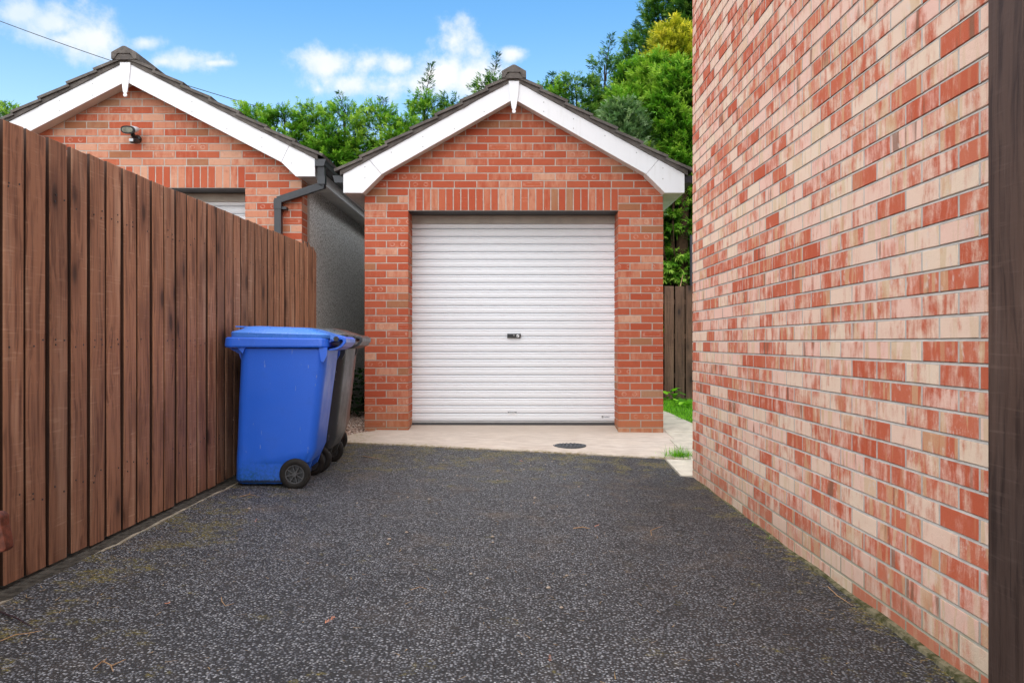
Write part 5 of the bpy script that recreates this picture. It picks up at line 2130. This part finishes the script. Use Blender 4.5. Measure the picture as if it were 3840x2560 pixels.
cypress(x_, 13.9, T(0, 258, 13.9)[1], 0.50, 3.1, 'leafblue', 'silvery green weeping conifer just above the right roof slope', 311, 1.3, 0, 0, 0.12)

# dense rear row that closes the view under the crowns
r_ = np.random.RandomState(77)
nF = 15000
px_ = r_.uniform(-9, 6.5, nF)
pz_ = r_.uniform(0.1, 4.6, nF)
pos = np.stack([px_, 17.2 + r_.uniform(-0.5, 0.5, nF) + 0.3 * np.sin(px_ * 2), pz_], -1)
dr = np.stack([r_.normal(0, 0.5, nF), -np.abs(r_.normal(0.6, 0.4, nF)), r_.normal(0, 0.4, nF)], -1)
V, Fc, A = fronds(pos, dr, r_.uniform(0.2, 0.42, nF), np.stack([r_.uniform(0, 0.3, nF)] * 3, -1), r_, 5)
o = np_obj('hedge', V, Fc, M['leafdark'], A)
tag(o, 'dense dark hedge growing behind the row of conifers', 'hedge', kind='stuff')
# bare lower trunks seen behind the far fence
for i, (px, r0, lab) in enumerate(((2560, 0.13, 'thick bare conifer trunk in deep shade right above the far fence'), (2522, 0.035, 'thin crooked dark stem in deep shade above the far fence'))):
    q = P(px, 1060, 13.4)
    rt = empty('tree_trunk', (q.x, 13.4, 0.15), label=lab, cat='tree trunk')
    b = MB()
    b.tube([(q.x, 13.4, 0.0), (q.x + 0.02, 13.4, 1.2), (q.x - 0.03, 13.42, 2.2), (q.x + 0.03, 13.4, 3.6)], [r0, r0 * 0.9, r0 * 0.85, r0 * 0.6], 10)
    b.build('bole', M['bark'], rt, smooth=True)
    b = MB()
    b.tube([(q.x - 0.03, 13.38, 2.1), (q.x - 0.18, 13.2, 2.5), (q.x - 0.22, 13.1, 3.0)], [0.02, 0.014, 0.006], 6)
    b.build('limb', M['bark'], rt)
q0, q1 = P(2549, 1075, 12.45), P(2561, 1030, 12.5)
b = MB()
b.tube([(q0.x, 12.40, q0.z - 0.1), (q0.x, 12.42, q0.z), (q1.x, 12.5, q1.z)], [0.008, 0.008, 0.004], 5)
o = b.build('bare_twig', M['twig'])
tag(o, 'pale bare twig leaning up over the top of the far board fence', 'twig')

# ------------------------------------------------------------------ overhead cable
b = MB()
pts = []
for i in range(31):
    px = -600 + (1230 + 600) * i / 30
    # slightly sagging line through the points seen in the photograph
    py = 80 + 0.3755 * px - 0.0000458 * px * px
    Yc = 19.0 + 0.0
    pts.append(P(px, py, Yc))
b.tube(pts, 0.0085, 5)
o = b.build('overhead_cable', M['cable'])
tag(o, 'thin black overhead cable crossing the sky above the neighbouring roof', 'cable')

# ------------------------------------------------------------------ litter on the drive
def ground_at(px, py):
    """where a pixel meets the ground"""
    Yg = 4.0
    for _ in range(30):
        X_ = (px - 1926) * Yg / F
        Yg = F * (CAMZ - g(X_, Yg)) / (py - 1286)
    return Vector(((px - 1926) * Yg / F, Yg, g((px - 1926) * Yg / F, Yg)))


def dead_leaf(px, py, size, label, seed):
    q = ground_at(px, py)
    r0 = random.Random(seed)
    root = MB()
    # flattened spray of a fallen cypress frond: midrib with side lobes
    a = r0.uniform(0, 6.28)
    d = Vector((math.cos(a), math.sin(a), 0))
    s_ = Vector((-d.y, d.x, 0))
    for k in range(7):
        t = k / 6
        for sg in (-1, 1):
            base = q + d * size * (t - 0.5) + Vector((0, 0, 0.004 + 0.01 * t))
            tip = base + (d * 0.45 + s_ * sg * 0.55) * size * (0.55 - 0.3 * t) + Vector((0, 0, r0.uniform(0.0, 0.008)))
            w__ = d * size * 0.07
            root.add([base - w__, base + w__, tip + w__ * 0.4, tip - w__ * 0.4], [(0, 1, 2, 3)])
    o = root.build('dead_leaf', M['deadleaf'])
    tag(o, label, 'leaf', 'dead leaves on the tarmac')


for i, (px, py, sz, lab) in enumerate([
    (628, 2270, 0.035, 'pink brown dead leaf alone on the tarmac left of the middle'),
    (1237, 2334, 0.036, 'pink brown dead leaf near the bottom, below the blue bin'),
    (2237, 1977, 0.022, 'orange dead leaf beside a short twig in the middle of the drive'),
    (960, 1958, 0.022, 'small faded dead leaf just in front of the blue bin'),
    (2062, 2476, 0.020, 'small orange leaf scrap at the bottom centre of the drive'),
    (1955, 1732, 0.035, 'curled tan leaf lying close to the concrete apron'),
    (1415, 1710, 0.020, 'little dead leaf right of the bin wheels')]):
    dead_leaf(px, py, sz, lab, i)


def twig(pixels, rad, mat, label):
    b = MB()
    for line in pixels:
        pts = [ground_at(*p) + Vector((0, 0, 0.005 + 0.004 * (i % 2))) for i, p in enumerate(line)]
        b.tube(pts, [rad] * (len(pts) - 1) + [rad * 0.4], 5)
    o = b.build('twig', M[mat])
    tag(o, label, 'twig', 'twigs on the tarmac')


twig([[(350, 2512), (385, 2488), (420, 2500), (470, 2482)], [(385, 2488), (400, 2478)], [(415, 2500), (425, 2528)]], 0.0022, 'twig', 'forked pale twig lying at the bottom left of the drive')
twig([[(0, 2297), (60, 2325), (118, 2352)]], 0.0032, 'twigdark', 'straight dark twig entering from the left edge of the picture')
twig([[(830, 2243), (832, 2262), (845, 2275), (878, 2270)]], 0.0015, 'twig', 'thin hooked twig on the open tarmac below the blue bin')
twig([[(2150, 1983), (2185, 1981), (2212, 1984)]], 0.003, 'twig', 'short straight twig beside the orange dead leaf')
twig([[(2443, 2010), (2440, 1994), (2462, 1982), (2485, 1977)]], 0.0018, 'twig', 'curled thin twig on the tarmac nearer the house wall')
twig([[(3105, 2203), (3140, 2240), (3200, 2275)]], 0.0018, 'twig', 'bent pale twig at the foot of the house wall')
twig([[(900, 1864), (935, 1858), (965, 1862)], [(935, 1858), (938, 1846)]], 0.002, 'twig', 'small branching twig right in front of the blue bin')
twig([[(1360, 1711), (1400, 1719), (1425, 1722)]], 0.003, 'twig', 'pale twig lying right of the bin wheels')
twig([[(0, 2408), (60, 2388), (110, 2378), (160, 2372)]], 0.0016, 'twig', 'long wispy twig near the left edge below the fence')
twig([[(1540, 2215), (1575, 2207), (1600, 2212)]], 0.0012, 'twig', 'wisp of twig on the tarmac left of the orange leaf')

for i in range(46):
    if i < 30:
        px, py = rnd.uniform(1290, 2420), rnd.uniform(1700, 1900)
    else:
        px, py = rnd.uniform(900, 2300), rnd.uniform(1850, 2300)
    q = ground_at(px, py)
    if q.y > apron_front(q.x) - 0.05:
        continue
    s_ = rnd.uniform(0.004, 0.010)
    b = MB()
    b.lathe([(s_ * 0.45, -s_ * 0.4), (s_, -s_ * 0.1), (s_ * 0.95, s_ * 0.25), (s_ * 0.4, s_ * 0.55)], (0, 0, 0), 'z', 7)
    b.v = [(x_ * rnd.uniform(0.85, 1.2), y_ * rnd.uniform(0.7, 1.0), z_) for (x_, y_, z_) in b.v]
    o = b.build('pebble', M['pebble'], smooth=True)
    o.location = q + Vector((0, 0, s_ * 0.4))
    tag(o, 'small pale loose pebble lying on the dark tarmac of the drive', 'pebble', 'loose pebbles on the drive')

# straw, needles and bark scraps too many to count
nN = 900
X = rs.uniform(-1.8, 1.3, nN)
Y = 2.2 + 4.6 * rs.uniform(0, 1, nN) ** 0.8
e = rs.uniform(0, 1, nN)
X[:260] = -1.82 + np.abs(rs.normal(0, 0.22, 260))
Y[:260] = rs.uniform(2.4, 6.0, 260)
X[260:340] = 1.34 - np.abs(rs.normal(0, 0.06, 80))
Y[260:340] = rs.uniform(2.3, 4.5, 80)
Z = gnp(X, Y) + 0.004
a = rs.uniform(0, 6.28, nN)
d = np.stack([np.cos(a), np.sin(a), rs.uniform(-0.02, 0.12, nN)], -1)
cv = np.stack([-np.sin(a), np.cos(a), np.zeros(nN)], -1) * rs.normal(0, 0.25, (nN, 1))
V, Fc, bv = ribbons(np.stack([X, Y, Z], -1), d, rs.uniform(0.012, 0.055, nN), rs.uniform(0.0015, 0.0035, nN), cv, None, rs.uniform(0, 1, (nN, 3)))
o = np_obj('straw_litter', V, Fc, M['straw'], bv)
tag(o, 'fine straw and needle litter strewn over the tarmac', 'litter', kind='stuff')
